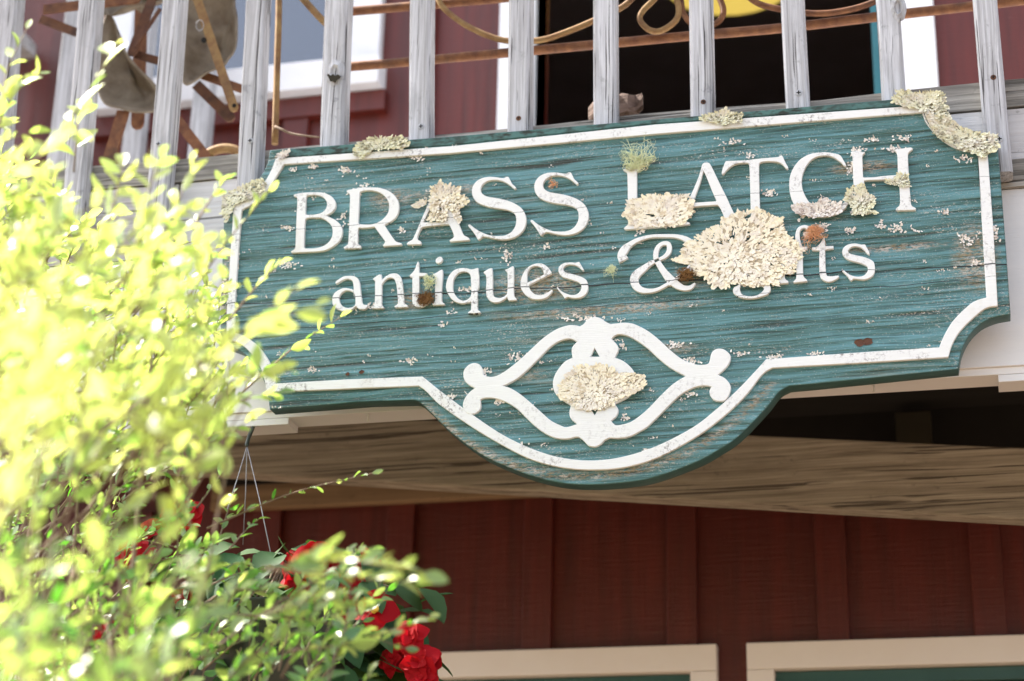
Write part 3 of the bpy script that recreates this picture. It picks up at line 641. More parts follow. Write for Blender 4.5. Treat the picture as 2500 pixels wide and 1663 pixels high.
glyph('q', 1030, 600, S7, ["1080,430* 1080,470 1095,600 1090,780 1065,850* 1065,1000 1065,1180 1075,1230 1118,1262 1115,1290* 890,1300* 888,1275 920,1250 940,1220 945,1100 940,1070* 880,1090 770,1105 660,1080 560,1010 490,900 460,790 480,670 530,560 620,470 720,435 830,430 930,450 980,450 1040,432", "820,495 900,525 935,590 940,700 945,850 940,950 900,1010 820,1050 730,1035 650,960 600,860 595,740 610,640 660,560 730,510"])
glyph('u', 1030, 600, S7, ["1180,515 1220,480 1290,440 1345,430* 1355,600 1355,800 1358,900 1380,970 1430,995 1510,1000 1590,965 1630,920* 1640,820 1640,600 1635,520 1590,465* 1660,435 1720,400 1750,395 1758,440 1760,700 1760,900 1770,970 1810,1015 1815,1040* 1660,1050* 1645,1020 1632,975* 1600,1010 1500,1070 1400,1088 1310,1060 1245,980 1230,880 1235,700 1230,600 1215,550"])
glyph('e', 1220, 590, S7, ["995,600* 940,640 800,710 560,830* 560,860 590,930 660,1000 750,1025 850,1010 930,970 990,925 1010,935 1000,965 930,1045 850,1090 740,1108 620,1095 510,1035 430,940 400,850 405,740 440,630 510,520 610,450 720,418 830,430 920,490 975,560", "700,470 780,490 830,560 850,630* 760,680 640,740 530,790* 525,700 530,600 570,520 630,478"])
glyph('s', 1220, 590, S7, ["1600,555 1570,540 1500,480 1430,450 1340,440 1260,460 1220,510 1225,560 1290,600 1400,625 1520,660 1610,700 1670,755 1692,850 1680,950 1620,1030 1520,1078 1400,1082 1300,1060 1255,1085 1235,1075 1200,1020 1100,900 1095,880 1110,872 1170,940 1260,990 1370,1022 1470,1010 1540,950 1565,870 1545,810 1490,770 1390,735 1270,700 1180,660 1130,580 1130,500 1180,440 1260,405 1370,400 1450,405 1510,390 1530,400 1570,470 1605,530"])
def stroke(s, ox, oy, k, closed=False):
    pts = [tuple(map(float, w_.split(','))) for w_ in s.split()]
    p3 = cr([(a, b, c) for a, b, c in pts], 6); L_, R_ = [], []
    for i, p in enumerate(p3):
        t = p3[min(i+1, len(p3)-1)]-p3[max(i-1, 0)]; t = Vector((t.x, t.y)).normalized(); nn = Vector((-t.y, t.x))*p.z*.5
        L_.append((ox+(p.x+nn.x)/k, oy+(p.y+nn.y)/k)); R_.append((ox+(p.x-nn.x)/k, oy+(p.y-nn.y)/k))
    return to_sign(L_+R_[::-1])
amp = relief('letter', [stroke("335,595,200 290,500,150 350,390,150 440,300,100 600,205,75 850,135,58 1100,125,60 1350,135,70 1560,210,110 1700,360,140 1720,540,140 1620,720,110 1450,870,80 1300,980,65 1190,1060,62", 1480, 560, S7)], -.0009, .012, M['white'], sign, .0004, label='raised white ampersand')
for i, s in enumerate(("1230,1005,55 1150,1060,60 1000,1140,60 850,1175,75 680,1160,110 570,1080,150 535,960,160 580,860,150 700,760,120 850,650,80 1000,580,60 1120,520,70 1190,440,90 1210,350,95 1180,275,85 1080,270,70 990,340,80 950,450,95 955,560,100 1030,700,115 1120,830,130 1220,950,160 1350,1060,140 1480,1120,100 1600,1115,80 1670,1060,50 1702,1028,26",)):
    relief('stroke', [stroke(s, 1480, 560, S7)], -.0005-.0002*i, .012, M['white'], amp, .0004)
gg = glyph('g', 1740, 540, S7, ["400,1080 430,1030 500,990 540,1050 620,1080 750,1100 900,1110 1020,1150 1095,1230 1108,1310 1060,1390 940,1440 800,1475 660,1482 520,1455 420,1400 385,1340 410,1270 500,1215 440,1180 405,1130", "530,1250 560,1215 820,1225 940,1240 980,1290 950,1350 850,1420 700,1440 560,1400 520,1300"])
relief('stroke', [stroke("640,1000,100 480,900,110 430,740,130 480,580,110 640,500,80 820,560,110 890,720,130 850,880,110 720,990,85 600,1000,70", 1740, 540, S7)], -.0004, .012, M['white'], gg, .0004)
g2i = glyph('i', 1740, 540, S7, ["1180,540 1260,500 1370,460 1375,700 1378,980 1385,1100 1445,1150 1440,1185* 1200,1198* 1195,1175 1240,1120 1255,1040 1250,700 1240,600 1190,560"]); dot(1740+1310/S7, 540+260/S7, g2i)
glyph('f', 1740, 540, S7, ["1830,315 1780,310 1740,270 1735,225 1790,205 1805,175 1780,140 1730,135 1690,160 1665,220 1670,330 1700,440 1720,490* 1820,488* 1815,545* 1720,560* 1725,760 1728,950 1740,1060 1800,1120 1805,1150* 1550,1180* 1545,1155 1590,1110 1600,1040 1595,800 1590,560* 1490,545* 1490,515* 1590,500* 1590,400 1580,300 1590,220 1620,140 1690,90 1770,75 1850,110 1895,190 1880,270"])
glyph('t', 1740, 540, S7, ["2140,290* 2145,400 2150,480* 2310,475* 2312,525* 2150,545* 2155,700 2160,900 2180,1030 2220,1055 2300,1055 2390,1045 2420,1060 2370,1110 2270,1155 2180,1158 2090,1110 2050,1030 2042,900 2040,700 2045,560* 1900,560* 1900,500* 1990,490 2060,420 2110,340"])
glyph('s', 1900, 540, S7, ["1750,640 1700,620 1650,560 1590,510 1500,485 1420,490 1360,530 1335,575 1370,620 1450,645 1560,670 1680,700 1780,745 1835,800 1852,920 1825,1020 1750,1085 1640,1120 1520,1110 1440,1105 1400,1138 1370,1120 1310,1040 1215,945 1215,925 1235,920 1300,980 1400,1040 1530,1065 1640,1040 1705,970 1715,900 1690,855 1640,830 1560,800 1440,770 1320,730 1245,660 1225,580 1260,500 1350,445 1480,430 1590,450 1660,450 1690,500 1730,570"])
# scroll ornament
ORN = ["1447.5,774.5 1433.7,781.4 1424.5,791.4 1416,796.7* 1403,794 1387.8,794.4 1366,800.6 1345,812 1322,828.9 1299,850.3 1273,874.8 1247,896.2 1222.5,913 1204,920 1190.3,919.2 1180.4,914.6* 1178,900.8 1170.4,890 1158.2,886.3 1144.4,890.9 1133.7,902.4 1131,916 1135.2,930 1146,940.6 1159.7,947.5* 1146,958 1134.4,973.5 1130,990 1134.4,1004 1144.4,1010.5 1158.2,1010.2 1170.4,1001.8 1174,990.3 1172.7,976.5* 1179.6,972.7 1199.5,971.6 1222.5,976.5 1245.4,987 1265.3,1001 1283.7,1019.4 1306.6,1040.8 1329.6,1057.7 1352.6,1068.4 1374,1071.7 1390.8,1070.7 1401.5,1067.6 1412.3,1066.8* 1421.4,1073 1429,1080.6 1436.8,1088.3 1450.5,1091 1458,1089 1467.6,1083.7 1475.2,1075.3 1487.5,1069* 1498,1069.6 1516.5,1069.6 1538,1065.3 1559.4,1054.6 1577.8,1043.9 1596,1027 1623.7,999.5 1646.6,976.5 1669.6,958.2 1697,945.2 1718.6,941.6 1737,943.6* 1732.4,953.6 1733.9,965.8 1743,976.5 1755.3,979.6 1769,978 1778.3,967.4 1784,949 1781.3,936.7 1769,923 1753,915.3* 1764.5,905.4 1778.3,890 1784,871.7 1776.7,859.5 1763,851.8 1747.7,852.6 1737,862.6 1733,879.4* 1727.8,888.6 1707.9,890.9 1691,887.8 1669.6,879.4 1651,867 1631.3,850.3 1608.4,828.9 1585.4,810.5 1567,799.8 1545.6,790.6 1525.7,787.9 1504.3,789.8 1490.5,791.4* 1478.3,785.3 1469,778.4 1458,774.5",
 "1226.3,942* 1240.8,936.8 1265.3,922.3 1291.3,899.3 1318.9,871.7 1345,845.7 1367.9,831.9 1390.8,827 1409.2,834.2* 1398.5,845.7 1395.4,856.4 1397.7,873.3* 1380,882.5 1363.3,900.8 1352.6,920.7 1349.8,939 1354,957.5 1369.4,974.3 1393.9,990* 1390,1007 1393.9,1022.5 1409.2,1035.5* 1383.2,1043 1367.9,1038.5 1345,1027 1322,1007 1291.3,979.6 1268.4,961.2 1245.4,947.5",
 "1492.8,827.4* 1501.2,819.7 1513.5,816.3 1534.9,821.2 1559.4,835 1582.4,851.8 1605.3,873.3 1631.3,894.7 1654.3,908.5 1674.2,918.4* 1654.3,929.9 1635.9,943.7 1608.4,970.4 1585.4,994.9 1562.5,1014.8 1538,1030.9 1507.3,1038.5 1496.6,1033.2 1492,1027* 1504.3,1016.3 1509.6,1001 1501.2,985.7* 1531.8,969.7 1547,951.3 1554,925.3 1550.2,911.5 1539.5,896.2 1521,881 1501.2,873.3* 1509.6,854.9 1507.3,842.7",
 "1451.5,850* 1441,871* 1464,871*", "1441,996* 1462,996* 1452,1014*", "1453,905 1463,913 1462,924 1453,929 1444,924 1443,912"]
relief('ornament', [to_sign(smooth_closed(parse(s), 4)) for s in ORN], -.0005, .012, M['orn'], sign, .0008)
# fixing screws: dark countersunk holes
for px, py, r in ((847, 911, .0036), (881, 906, .0042), (1464, 312, .0048), (2098, 834, .0075), (2118, 831, .0078)):
    q = P(px, py, 0); bm = bmesh.new(); n = 12
    a = [bm.verts.new((q.x+r*math.cos(k*2*math.pi/n)*random.uniform(.8, 1.3), .0042, q.z+r*.8*math.sin(k*2*math.pi/n)*random.uniform(.8, 1.2))) for k in range(n)]
    b = [bm.verts.new((q.x+r*.7*math.cos(k*2*math.pi/n), .0051, q.z+r*.6*math.sin(k*2*math.pi/n))) for k in range(n)]
    for k in range(n): bm.faces.new((a[k], a[(k+1) % n], b[(k+1) % n], b[k]))
    bm.faces.new(b)
    link('screw', from_bm(bm, 'screw'), M['rustdark'], sign)

# ================================================================ LICHEN
def lobes_mesh(name, items, mat, seg=11):
    """items: (x, y, z, ang, length, width, lift, tint) ragged fan-shaped lobes lying on the board"""
    V, Fc, T = [], [], []
    for (x, y, z, a, L_, W_, lift, ti) in items:
        b = len(V); ca, sa = math.cos(a), math.sin(a)
        V.append((x+ca*L_*.45, y-.3*lift, z+sa*L_*.45)); T.append(ti*.7)
        sc_ = random.randint(2, 4); ph = random.uniform(0, 6)
        for k in range(seg):
            t = k/seg*2*math.pi; rr = 1+.22*math.cos(sc_*t+ph)+random.uniform(-.10, .10)
            u = L_*(.5+.5*math.cos(t)*rr); v_ = W_*.5*math.sin(t)*rr*(.55+.45*(u/L_ if L_ else 0))
            h = lift*(max(u/L_, 0)**1.5)*random.uniform(.7, 1.3)
            V.append((x+ca*u-sa*v_, y-h, z+sa*u+ca*v_)); T.append(min(1, ti+random.uniform(-.1, .3)))
        for k in range(seg): Fc.append((b, b+1+k, b+1+(k+1) % seg))
    me = bpy.data.meshes.new(name); me.from_pydata(V, [], Fc); me.update()
    at = me.attributes.new('tint', 'FLOAT', 'POINT'); at.data.foreach_set('value', T)
    me.polygons.foreach_set('use_smooth', [True]*len(me.polygons))
    return me
def patch(pts, n, size, mat, label, cat='lichen', center=None, y0=-.001, lift=.0035, radial=True, name='leafy_lichen', base=True):
    """pts: outline pixels; fills with outward-pointing lobes, densest at rim"""
    w3 = [P(x, y, 0) for x, y in pts]; poly = [(p.x, p.z) for p in w3]
    c = P(*center, 0) if center else sum(w3, Vector())/len(w3); cx_, cz_ = c.x, c.z
    def inside(x, z):
        r = False
        for i in range(len(poly)):
            (x1, z1), (x2, z2) = poly[i-1], poly[i]
            if (z1 > z) != (z2 > z) and x < (x2-x1)*(z-z1)/(z2-z1)+x1: r = not r
        return r
    xs = [p[0] for p in poly]; zs = [p[1] for p in poly]; it = []; tries = 0
    rmax = max(math.hypot(p[0]-cx_, p[1]-cz_) for p in poly)
    nb = int(n*.5); n = int(n*2.1); fine = size*.62
    while len(it) < nb+n and tries < n*60:
        tries += 1; x = random.uniform(min(xs), max(xs)); z = random.uniform(min(zs), max(zs))
        if not inside(x, z): continue
        d = math.hypot(x-cx_, z-cz_); a = math.atan2(z-cz_, x-cx_)
        if len(it) < nb:
            s = size*random.uniform(.7, 1.3); a += random.gauss(0, .6)
            it.append((x-math.cos(a)*s*.6, y0+.0002-random.uniform(0, .0006), z-math.sin(a)*s*.6, a, s, s*.8, .0005, -1.5))
        else:
            a += random.gauss(0, .38 if radial else 2); s = fine*random.uniform(.55, 1.5)
            it.append((x-math.cos(a)*s*.6, y0-.0006-random.uniform(0, lift*.4), z-math.sin(a)*s*.6, a, s, s*random.uniform(.4, .75), lift*random.uniform(.2, .7), random.random()*.45+.5*(1-min(1, d/rmax))))
    # rim lobes
    m = len(poly)
    for i in range(m):
        (x1, z1), (x2, z2) = poly[i-1], poly[i]; l = math.hypot(x2-x1, z2-z1); k = max(1, int(l/(size*.3)))
        for j in range(k):
            t = (j+random.random())/k; x, z = x1+(x2-x1)*t, z1+(z2-z1)*t; a = math.atan2(z-cz_, x-cx_)+random.gauss(0, .35)
            s = size*random.uniform(.5, 1.1)*(1.5 if random.random() < .25 else .8); it.append((x-math.cos(a)*s*.5, y0-random.uniform(0, lift*.4), z-math.sin(a)*s*.5, a, s, s*random.uniform(.4, .8), lift*random.uniform(.4, 1.1), random.random()*.3))
    me = lobes_mesh(name, it, mat)
    return link(name, me, mat, label=label, cat=cat)
patch([(1665, 615), (1700, 580), (1745, 560), (1775, 535), (1820, 518), (1865, 520), (1905, 540), (1915, 575), (1940, 590), (1955, 610), (1940, 640), (1935, 665), (1905, 670), (1895, 695), (1870, 690), (1850, 700), (1800, 690), (1770, 695), (1735, 695), (1725, 670), (1700, 665), (1690, 645), (1640, 635), (1665, 630)], 620, .0125, M['lichen'], 'huge cream leafy lichen rosette spreading over the word gifts', center=(1790, 625), lift=.0022)
patch([(1532, 500), (1545, 490), (1570, 488), (1595, 478), (1620, 480), (1650, 480), (1680, 478), (1688, 495), (1690, 515), (1680, 530), (1660, 545), (1620, 550), (1580, 553), (1540, 545), (1530, 525)], 330, .011, M['lichen'], 'cream lichen mat covering the foot of the letter L', center=(1620, 525), lift=.002)
patch([(1057, 465), (1075, 448), (1095, 458), (1120, 462), (1120, 478), (1140, 485), (1140, 500), (1122, 510), (1122, 545), (1108, 520), (1090, 500), (1090, 540), (1045, 540), (1060, 510), (1050, 490)], 190, .009, M['lichen'], 'cream lichen grown over the A of the first word', center=(1082, 490), lift=.004)
patch([(1010, 503), (1022, 495), (1042, 493), (1038, 502), (1015, 508)], 16, .007, M['lichen'], 'small cream lichen tongue left of the crusted A', center=(1040, 500))
patch([(1375, 938), (1390, 915), (1420, 895), (1450, 900), (1480, 895), (1510, 915), (1545, 915), (1570, 920), (1578, 940), (1555, 955), (1530, 965), (1500, 980), (1480, 995), (1440, 1000), (1410, 998), (1395, 985), (1365, 965)], 430, .0095, M['lichen'], 'cream lichen rosette growing on the scroll ornament centre', center=(1452, 955), lift=.002, y0=-.002)
patch([(1935, 505), (1955, 500), (1990, 500), (2015, 490), (2045, 498), (2055, 515), (2040, 525), (2010, 530), (1975, 528), (1945, 520)], 130, .008, M['lichen_w'], 'whitish lichen cushion inside the letter C', center=(2000, 520))
patch([(2075, 465), (2090, 455), (2110, 455), (2118, 475), (2135, 485), (2135, 500), (2115, 515), (2140, 520), (2085, 525), (2080, 505), (2065, 485)], 130, .008, M['lichen_g'], 'pale green lichen on the left stem of the H', center=(2100, 490))
patch([(2190, 425), (2215, 430), (2220, 455), (2195, 455), (2160, 448), (2165, 442), (2190, 442)], 45, .006, M['lichen_g'], 'pale lichen knot on the right stem of the H', center=(2200, 440))
patch([(2183, 240), (2200, 228), (2240, 232), (2300, 228), (2305, 255), (2318, 290), (2295, 298), (2270, 285), (2250, 268), (2210, 262), (2185, 255)], 230, .009, M['lichen_g'], 'yellow green lichen crust on the upper right corner of the sign', center=(2260, 255), lift=.005, y0=-.002)
patch([(2262, 285), (2305, 290), (2330, 300), (2350, 320), (2400, 332), (2433, 333), (2434, 365), (2400, 385), (2365, 368), (2325, 355), (2285, 330)], 300, .009, M['lichen_g'], 'grey green lichen crust on the right shoulder of the sign', center=(2370, 340), lift=.005, y0=-.002)
patch([(548, 480), (580, 465), (615, 448), (640, 440), (650, 452), (640, 470), (610, 485), (575, 500), (555, 540), (545, 520)], 170, .008, M['lichen_g'], 'grey green lichen crust on the left shoulder of the sign', center=(590, 475), y0=-.002)
patch([(866, 375), (880, 352), (930, 340), (985, 340), (1003, 352), (990, 362), (950, 365), (910, 368), (885, 388)], 130, .0085, M['lichen_g'], 'grey lichen tuft on the top edge above the first word', center=(925, 358), y0=-.002, lift=.006)
patch([(1708, 295), (1735, 282), (1770, 275), (1785, 280), (1812, 282), (1812, 298), (1770, 305), (1740, 300)], 80, .008, M['lichen_g'], 'pale lichen tuft on the top border above the second word', center=(1765, 290), y0=-.002, lift=.006)
patch([(678, 385), (692, 372), (706, 372), (700, 382), (685, 390)], 30, .007, M['lichen_w'], 'little whitish lichen on the border corner at upper left', center=(690, 380), y0=-.002)
# scattered crust: countless flecks
flecks = []
def cluster(px, py, rx, ry, n, s=.0040, grain=True):
    for _ in range(n):
        q = P(px+random.gauss(0, rx*.45), py+random.gauss(0, ry*.45)-.06*0, 0)
        flecks.append((q.x, .0042, q.z, random.uniform(0, 6.28), s*random.uniform(.5, 1.4), s*random.uniform(.5, 1.3), .002, random.random()))
CL = [(715, 410, 12, 8, 14), (760, 405, 16, 7, 18), (840, 415, 22, 12, 30), (700, 555, 16, 7, 22), (895, 450, 22, 12, 18), (1020, 385, 20, 6, 16), (860, 470, 18, 12, 26), (700, 645, 30, 9, 34), (835, 530, 14, 18, 26),
      (1235, 622, 16, 18, 40), (760, 900, 14, 6, 18), (840, 935, 10, 8, 12), (1000, 880, 16, 8, 22), (900, 745, 22, 6, 14), (1080, 790, 12, 6, 12), (1830, 378, 12, 6, 10), (1790, 345, 26, 6, 24), (1880, 467, 22, 7, 30), (2130, 340, 18, 5, 22), (2205, 335, 24, 7, 28),
      (2095, 365, 22, 8, 34), (2180, 360, 30, 6, 34), (2150, 545, 12, 9, 16), (2190, 555, 26, 12, 44), (2010, 552, 18, 14, 34), (2075, 562, 14, 8, 24), (2360, 582, 24, 16, 40), (2380, 640, 20, 8, 18), (2310, 515, 18, 6, 22), (2080, 410, 12, 30, 30), (2355, 385, 24, 6, 30), (1960, 515, 12, 20, 30),
      (1100, 968, 16, 7, 18), (1220, 980, 16, 6, 24), (1255, 1085, 24, 14, 44), (1120, 1110, 30, 14, 34), (1520, 840, 8, 10, 16), (1690, 880, 22, 8, 22), (1890, 868, 22, 6, 26), (1810, 860, 16, 5, 16), (1525, 1020, 12, 10, 18), (1690, 960, 14, 8, 18), (1580, 1100, 8, 5, 14), (1990, 862, 26, 5, 18),
      (1260, 870, 26, 14, 34), (1650, 840, 24, 10, 22), (1420, 775, 60, 8, 50), (1180, 905, 26, 6, 24), (2430, 570, 8, 30, 30), (575, 620, 8, 40, 40), (560, 720, 10, 40, 44), (545, 700, 6, 50, 34), (660, 1000, 30, 10, 20), (1130, 705, 20, 5, 20), (1335, 600, 10, 8, 12), (1560, 560, 18, 10, 26), (1100, 760, 14, 6, 10), (2240, 560, 10, 5, 8), (980, 560, 10, 6, 10), (1900, 300, 16, 4, 8), (1160, 985, 20, 8, 12)]
for a in CL: cluster(*a)
for _ in range(170):
    px = random.uniform(600, 2400); py = random.uniform(330, 1100); 
    if py > 880 and not (1050 < px < 1850): continue
    cluster(px, py, random.uniform(3, 16), random.uniform(2, 5), random.randint(2, 9), .0024)
# keep flecks on the board
OP = to_sign([p[:2] for p in OUT])
def inpoly(x, z, poly):
    r = False
    for i in range(len(poly)):
        (x1, z1), (x2, z2) = poly[i-1], poly[i]
        if (z1 > z) != (z2 > z) and x < (x2-x1)*(z-z1)/(z2-z1)+x1: r = not r
    return r
flecks = [f for f in flecks if inpoly(f[0], f[2], OP)]
link('lichen_crust', lobes_mesh('lichen_crust', flecks, None, 8), M['lichen_w'], label='scattered pale crusty lichen flecks over the teal sign face', cat='lichen', kind='stuff')

def beard(px, py, rx, ry, n, mat, label, base=(0, .6), th=.0004, L_=.05, name='beard_lichen', y0=-.001, curl=.8, depth=.012):
    q = P(px, py, 0); bm = bmesh.new(); k = 1/1550.
    for _ in range(n):
        x, y, z = q.x+random.gauss(0, rx*.15)*k, y0, q.z-base[1]*ry*k*.8+random.gauss(0, ry*.1)*k
        a = random.uniform(0, 2*math.pi) if base[1] == 0 else math.pi/2+random.gauss(0, 1.0); pts = [(x, y, z)]
        st = L_/10*random.uniform(.6, 1.2); da = random.uniform(-curl, curl)*.5
        for j in range(10):
            a += da+random.gauss(0, .28); x += math.cos(a)*st; z += math.sin(a)*st; y = max(y0-depth, min(y0, y+random.gauss(-.0006, .0016)))
            if ((x-q.x)/(rx*k))**2+((z-q.z)/(ry*k))**2 > 1: a += 1.6
            pts.append((x, y, z))
        tube(bm, pts, [th*(1-.06*j) for j in range(11)], 4, False)
    return link(name, from_bm(bm, name), mat, label=label, cat='lichen')
beard(1560, 375, 42, 46, 90, M['usnea'], 'pale green beard lichen tuft standing above the letter L', (0, 1.0), .0006, .055)
beard(1495, 678, 18, 24, 36, M['usnea'], 'small beard lichen tuft left of the ampersand', (0, -.9), .0004, .03, curl=1)
beard(1052, 690, 16, 22, 40, M['usnea'], 'small beard lichen sprig between the t and the i', (0, 0), .0005, .025)
beard(1990, 600, 27, 44, 90, M['orange'], 'orange fibrous beard lichen hanging across the f and t', (0, -.9), .00045, .04)
beard(1352, 452, 12, 14, 18, M['orange'], 'tiny orange star lichen inside the second S', (0, 0), .0005, .015)
beard(1040, 730, 28, 20, 170, M['brownmoss'], 'reddish brown moss clump at the foot of the t', (0, 0), .0007, .016, 'moss', y0=0, depth=.005)
beard(1675, 672, 28, 18, 150, M['brownmoss'], 'reddish brown moss clump on the ampersand tail', (0, 0), .0007, .016, 'moss', y0=0, depth=.005)

# ================================================================ IRON SCROLL PANEL behind the balusters
IY = .16
ir = thing('iron_scroll_panel', (P(1500, 100, IY).x, IY, z_top), 'rusty wrought iron scrollwork panel leaning behind the balusters', 'ironwork')
def ipath(pts, Y=IY): return [P(x, y, Y) for x, y in pts]
def bar(name, pts, r, mat, par, Y=IY, n=6, seg=8):
    bm = bmesh.new(); tube(bm, cr(ipath(pts, Y), n), r, seg); return link(name, from_bm(bm, name), mat, par)
bar('bottom_bar', [(840, 164), (1000, 151), (1240, 129), (1447, 110), (1684, 88), (1906, 69), (2136, 42), (2377, 15), (2620, -14)], .0085, M['rust'], ir)
bar('middle_bar', [(830, 30), (999, 16), (1240, -6), (1684, -50), (2136, -98), (2600, -150)], .0085, M['rust'], ir)
bar('upright_rod', [(684, -400), (681, 0), (677, 150), (671, 352)], .0062, M['rusty'], ir, .12)
bar('scroll', [(690, -60), (742, 0), (788, 50), (830, 85)], .007, M['rusty'], ir, .15)
bar('scroll', [(1066, -20), (1079, 15), (1125, 54), (1183, 84), (1240, 100), (1315, 99), (1374, 82), (1447, 52), (1527, 12), (1570, -40)], .0055, M['rusty'], ir, .143)
bar('scroll', [(1640, -60), (1600, -5), (1569, 27), (1563, 50), (1585, 73), (1615, 75), (1650, 50), (1657, 20), (1645, -20), (1625, -60)], .0055, M['rusty'], ir, .14)
bar('scroll', [(1650, -60), (1662, 0), (1668, 31), (1690, 58), (1730, 64), (1757, 50), (1766, 23), (1750, -20)], .0055, M['rust'], ir, .15)
bar('scroll', [(1790, -50), (1837, 0), (1887, 19), (1983, 33), (2059, 27), (2136, 4), (2200, -40)], .0055, M['rust'], ir, .143)

# ================================================================ OLD CULTIVATOR at upper left
CY = .20
cu = thing('old_cultivator', (P(450, 350, CY).x, CY+.1, z_top), 'rusty antique cultivator with curved grey mouldboards behind the left balusters', 'farm implement')
def shell(name, outl, Y0, bulge, mat, thick=.004, lab=None):
    """curved sheet: outline pixels lofted onto a bulged surface"""
    pts = smooth_closed([(x, y, False) for x, y in outl], 4)
    w3 = [P(x, y, Y0) for x, y in pts]; c = sum(w3, Vector())/len(w3); bm = bmesh.new(); rings = []
    for j in range(7):
        t = 1-j/6
        rings.append([bm.verts.new((c.x+(p.x-c.x)*t, Y0+bulge*(1-t*t)+.25*bulge*math.sin((p.x-c.x)*9), c.z+(p.z-c.z)*t)) for p in w3])
    for A, B in zip(rings, rings[1:]):
        for i in range(len(A)): bm.faces.new((A[i], A[(i+1) % len(A)], B[(i+1) % len(A)], B[i])).smooth = True
    bmesh.ops.recalc_face_normals(bm, faces=bm.faces)
    g_ = bmesh.ops.solidify(bm, geom=bm.faces[:], thickness=thick)
    return link(name, from_bm(bm, name), mat, cu, label=lab)
shell('mouldboard', [(262, 40), (282, 52), (292, 90), (308, 125), (335, 160), (375, 200), (392, 235), (378, 268), (330, 274), (290, 266), (255, 255), (235, 200), (240, 120)], .26, .05, M['plough'])
shell('mouldboard', [(400, -60), (555, -60), (572, 10), (577, 45), (574, 110), (555, 142), (543, 160), (500, 182), (458, 212), (440, 180), (430, 100), (410, 20)], .24, .06, M['plough'])
shell('mouldboard', [(262, 45), (300, 22), (345, 10), (400, 2), (440, -30), (440, -60), (300, -40), (240, 0)], .27, .03, M['plough'])
def flat(name, a, b, wpx, mat, Y=CY, Y2=None, holes=(), tk=.005):
    A, B = P(*a, Y), P(*b, Y2 if Y2 is not None else Y); d = (B-A).normalized(); s = d.cross(Vector((0, 1, 0))).normalized()*(wpx/1500/2)
    bm = bmesh.new(); n = 8; t_ = Vector((0, tk, 0))
    # rounded end strip
    rows = [(A, 1)]+[(A+(B-A)*k/n, 1) for k in range(1, n)]+[(B, 1), (B+d*wpx/1500*.3, .8), (B+d*wpx/1500*.48, .4)]
    vs_ = [[bm.verts.new(p+s*f), bm.verts.new(p-s*f), bm.verts.new(p-s*f+t_), bm.verts.new(p+s*f+t_)] for p, f in rows]
    for X, Z in zip(vs_, vs_[1:]):
        for k in range(4): bm.faces.new((X[k], X[(k+1) % 4], Z[(k+1) % 4], Z[k]))
    bm.faces.new(vs_[0]); bm.faces.new(vs_[-1][::-1]); bmesh.ops.recalc_face_normals(bm, faces=bm.faces)
    o = link(name, from_bm(bm, name), mat, cu)
    for (hx, hy, hr) in holes:
        q = P(hx, hy, Y-.002); bm = bmesh.new(); vs2 = [bm.verts.new((q.x+hr*math.cos(k*.5236), q.y+.0005, q.z+hr*math.sin(k*.5236))) for k in range(12)]
        v3 = [bm.verts.new((v.co.x, v.co.y+.003, v.co.z)) for v in vs2]
        for k in range(12): bm.faces.new((vs2[k], vs2[(k+1) % 12], v3[(k+1) % 12], v3[k]))
        bm.faces.new(vs2); link('bolt_hole', from_bm(bm, 'bolt_hole'), M['shade_black'], o)
    return o
flat('strap', (475, -20), (570, 262), 25, M['rusty'], .185, .185, ((571, 257, .004), (497, 97, .0055)))
flat('strap', (105, 22), (330, -4), 30, M['rust'], .22)
flat('strap', (98, 45), (185, 78), 26, M['rustdark'], .24)
flat('strap', (372, -6), (322, 125), 30, M['rustdark'], .27)
flat('strap', (390, 20), (330, 110), 10, M['rustdark'], .25)
flat('strap', (330, 132), (475, 172), 24, M['rustdark'], .29)
flat('strap', (495, 183), (615, 225), 24, M['rust'], .26)
flat('strap', (345, -20), (335, 300), 40, M['rust'], .33)
flat('leg', (300, 270), (262, 400), 38, M['rust'], .27)
flat('leg', (430, 290), (500, 380), 30, M['rust'], .27)
flat('axle', (478, 205), (560, 285), 32, M['rustdark'], .34)
bm = bmesh.new(); q = P(540, 420, .30); tube(bm, [(q.x+.055*math.cos(a*math.pi/14), .30, q.z+.05*math.sin(a*math.pi/14)) for a in range(29)], .009, 8, False); tube(bm, [(q.x, .29, q.z), (q.x, .32, q.z)], .016, 10)
for a in range(6): tube(bm, [(q.x, .30, q.z), (q.x+.052*math.cos(a*1.047), .30, q.z+.047*math.sin(a*1.047))], .004, 6)
link('wheel', from_bm(bm, 'wheel'), M['rusty'], cu)
bm = bmesh.new(); tube(bm, [P(488+9*math.cos(t), 62+13*math.sin(t), .178) for t in [k*.45 for k in range(15)]], .0009, 5); link('wire_loop', from_bm(bm, 'wire_loop'), M['wire'], cu)

# ---------------------------------------------------------------- small loose things
bm = bmesh.new(); tube(bm, cr([P(672, 309, .11), P(690, 317, .10), P(708, 325, .10), P(740, 331, .09), P(782, 336, .09)], 5), [.0026-.00005*i for i in range(21)], 7)
link('twig', from_bm(bm, 'twig'), M['bark'], label='thin bare twig lying on the rim beside the knotty baluster', cat='twig')
bm = bmesh.new(); bmesh.ops.create_cube(bm, size=1); bmesh.ops.subdivide_edges(bm, edges=bm.edges, cuts=7, use_grid_fill=True)
c0 = P(1503, 268, .12)
for v in bm.verts:
    x, y, z = v.co; e = 1-.55*abs(x*2)**2
    v.co = Vector((c0.x+x*.095, c0.y+y*.03*e+.006*math.sin(x*23), c0.z+.002+x*.017+z*.034*e+.004*math.sin(x*37+y*9)+random.uniform(-.004, .004)))
link('bark_chunk', from_bm(bm, 'bark_chunk'), M['barkchunk'], label='rough brown bark chunk resting on the rim behind a baluster', cat='bark')

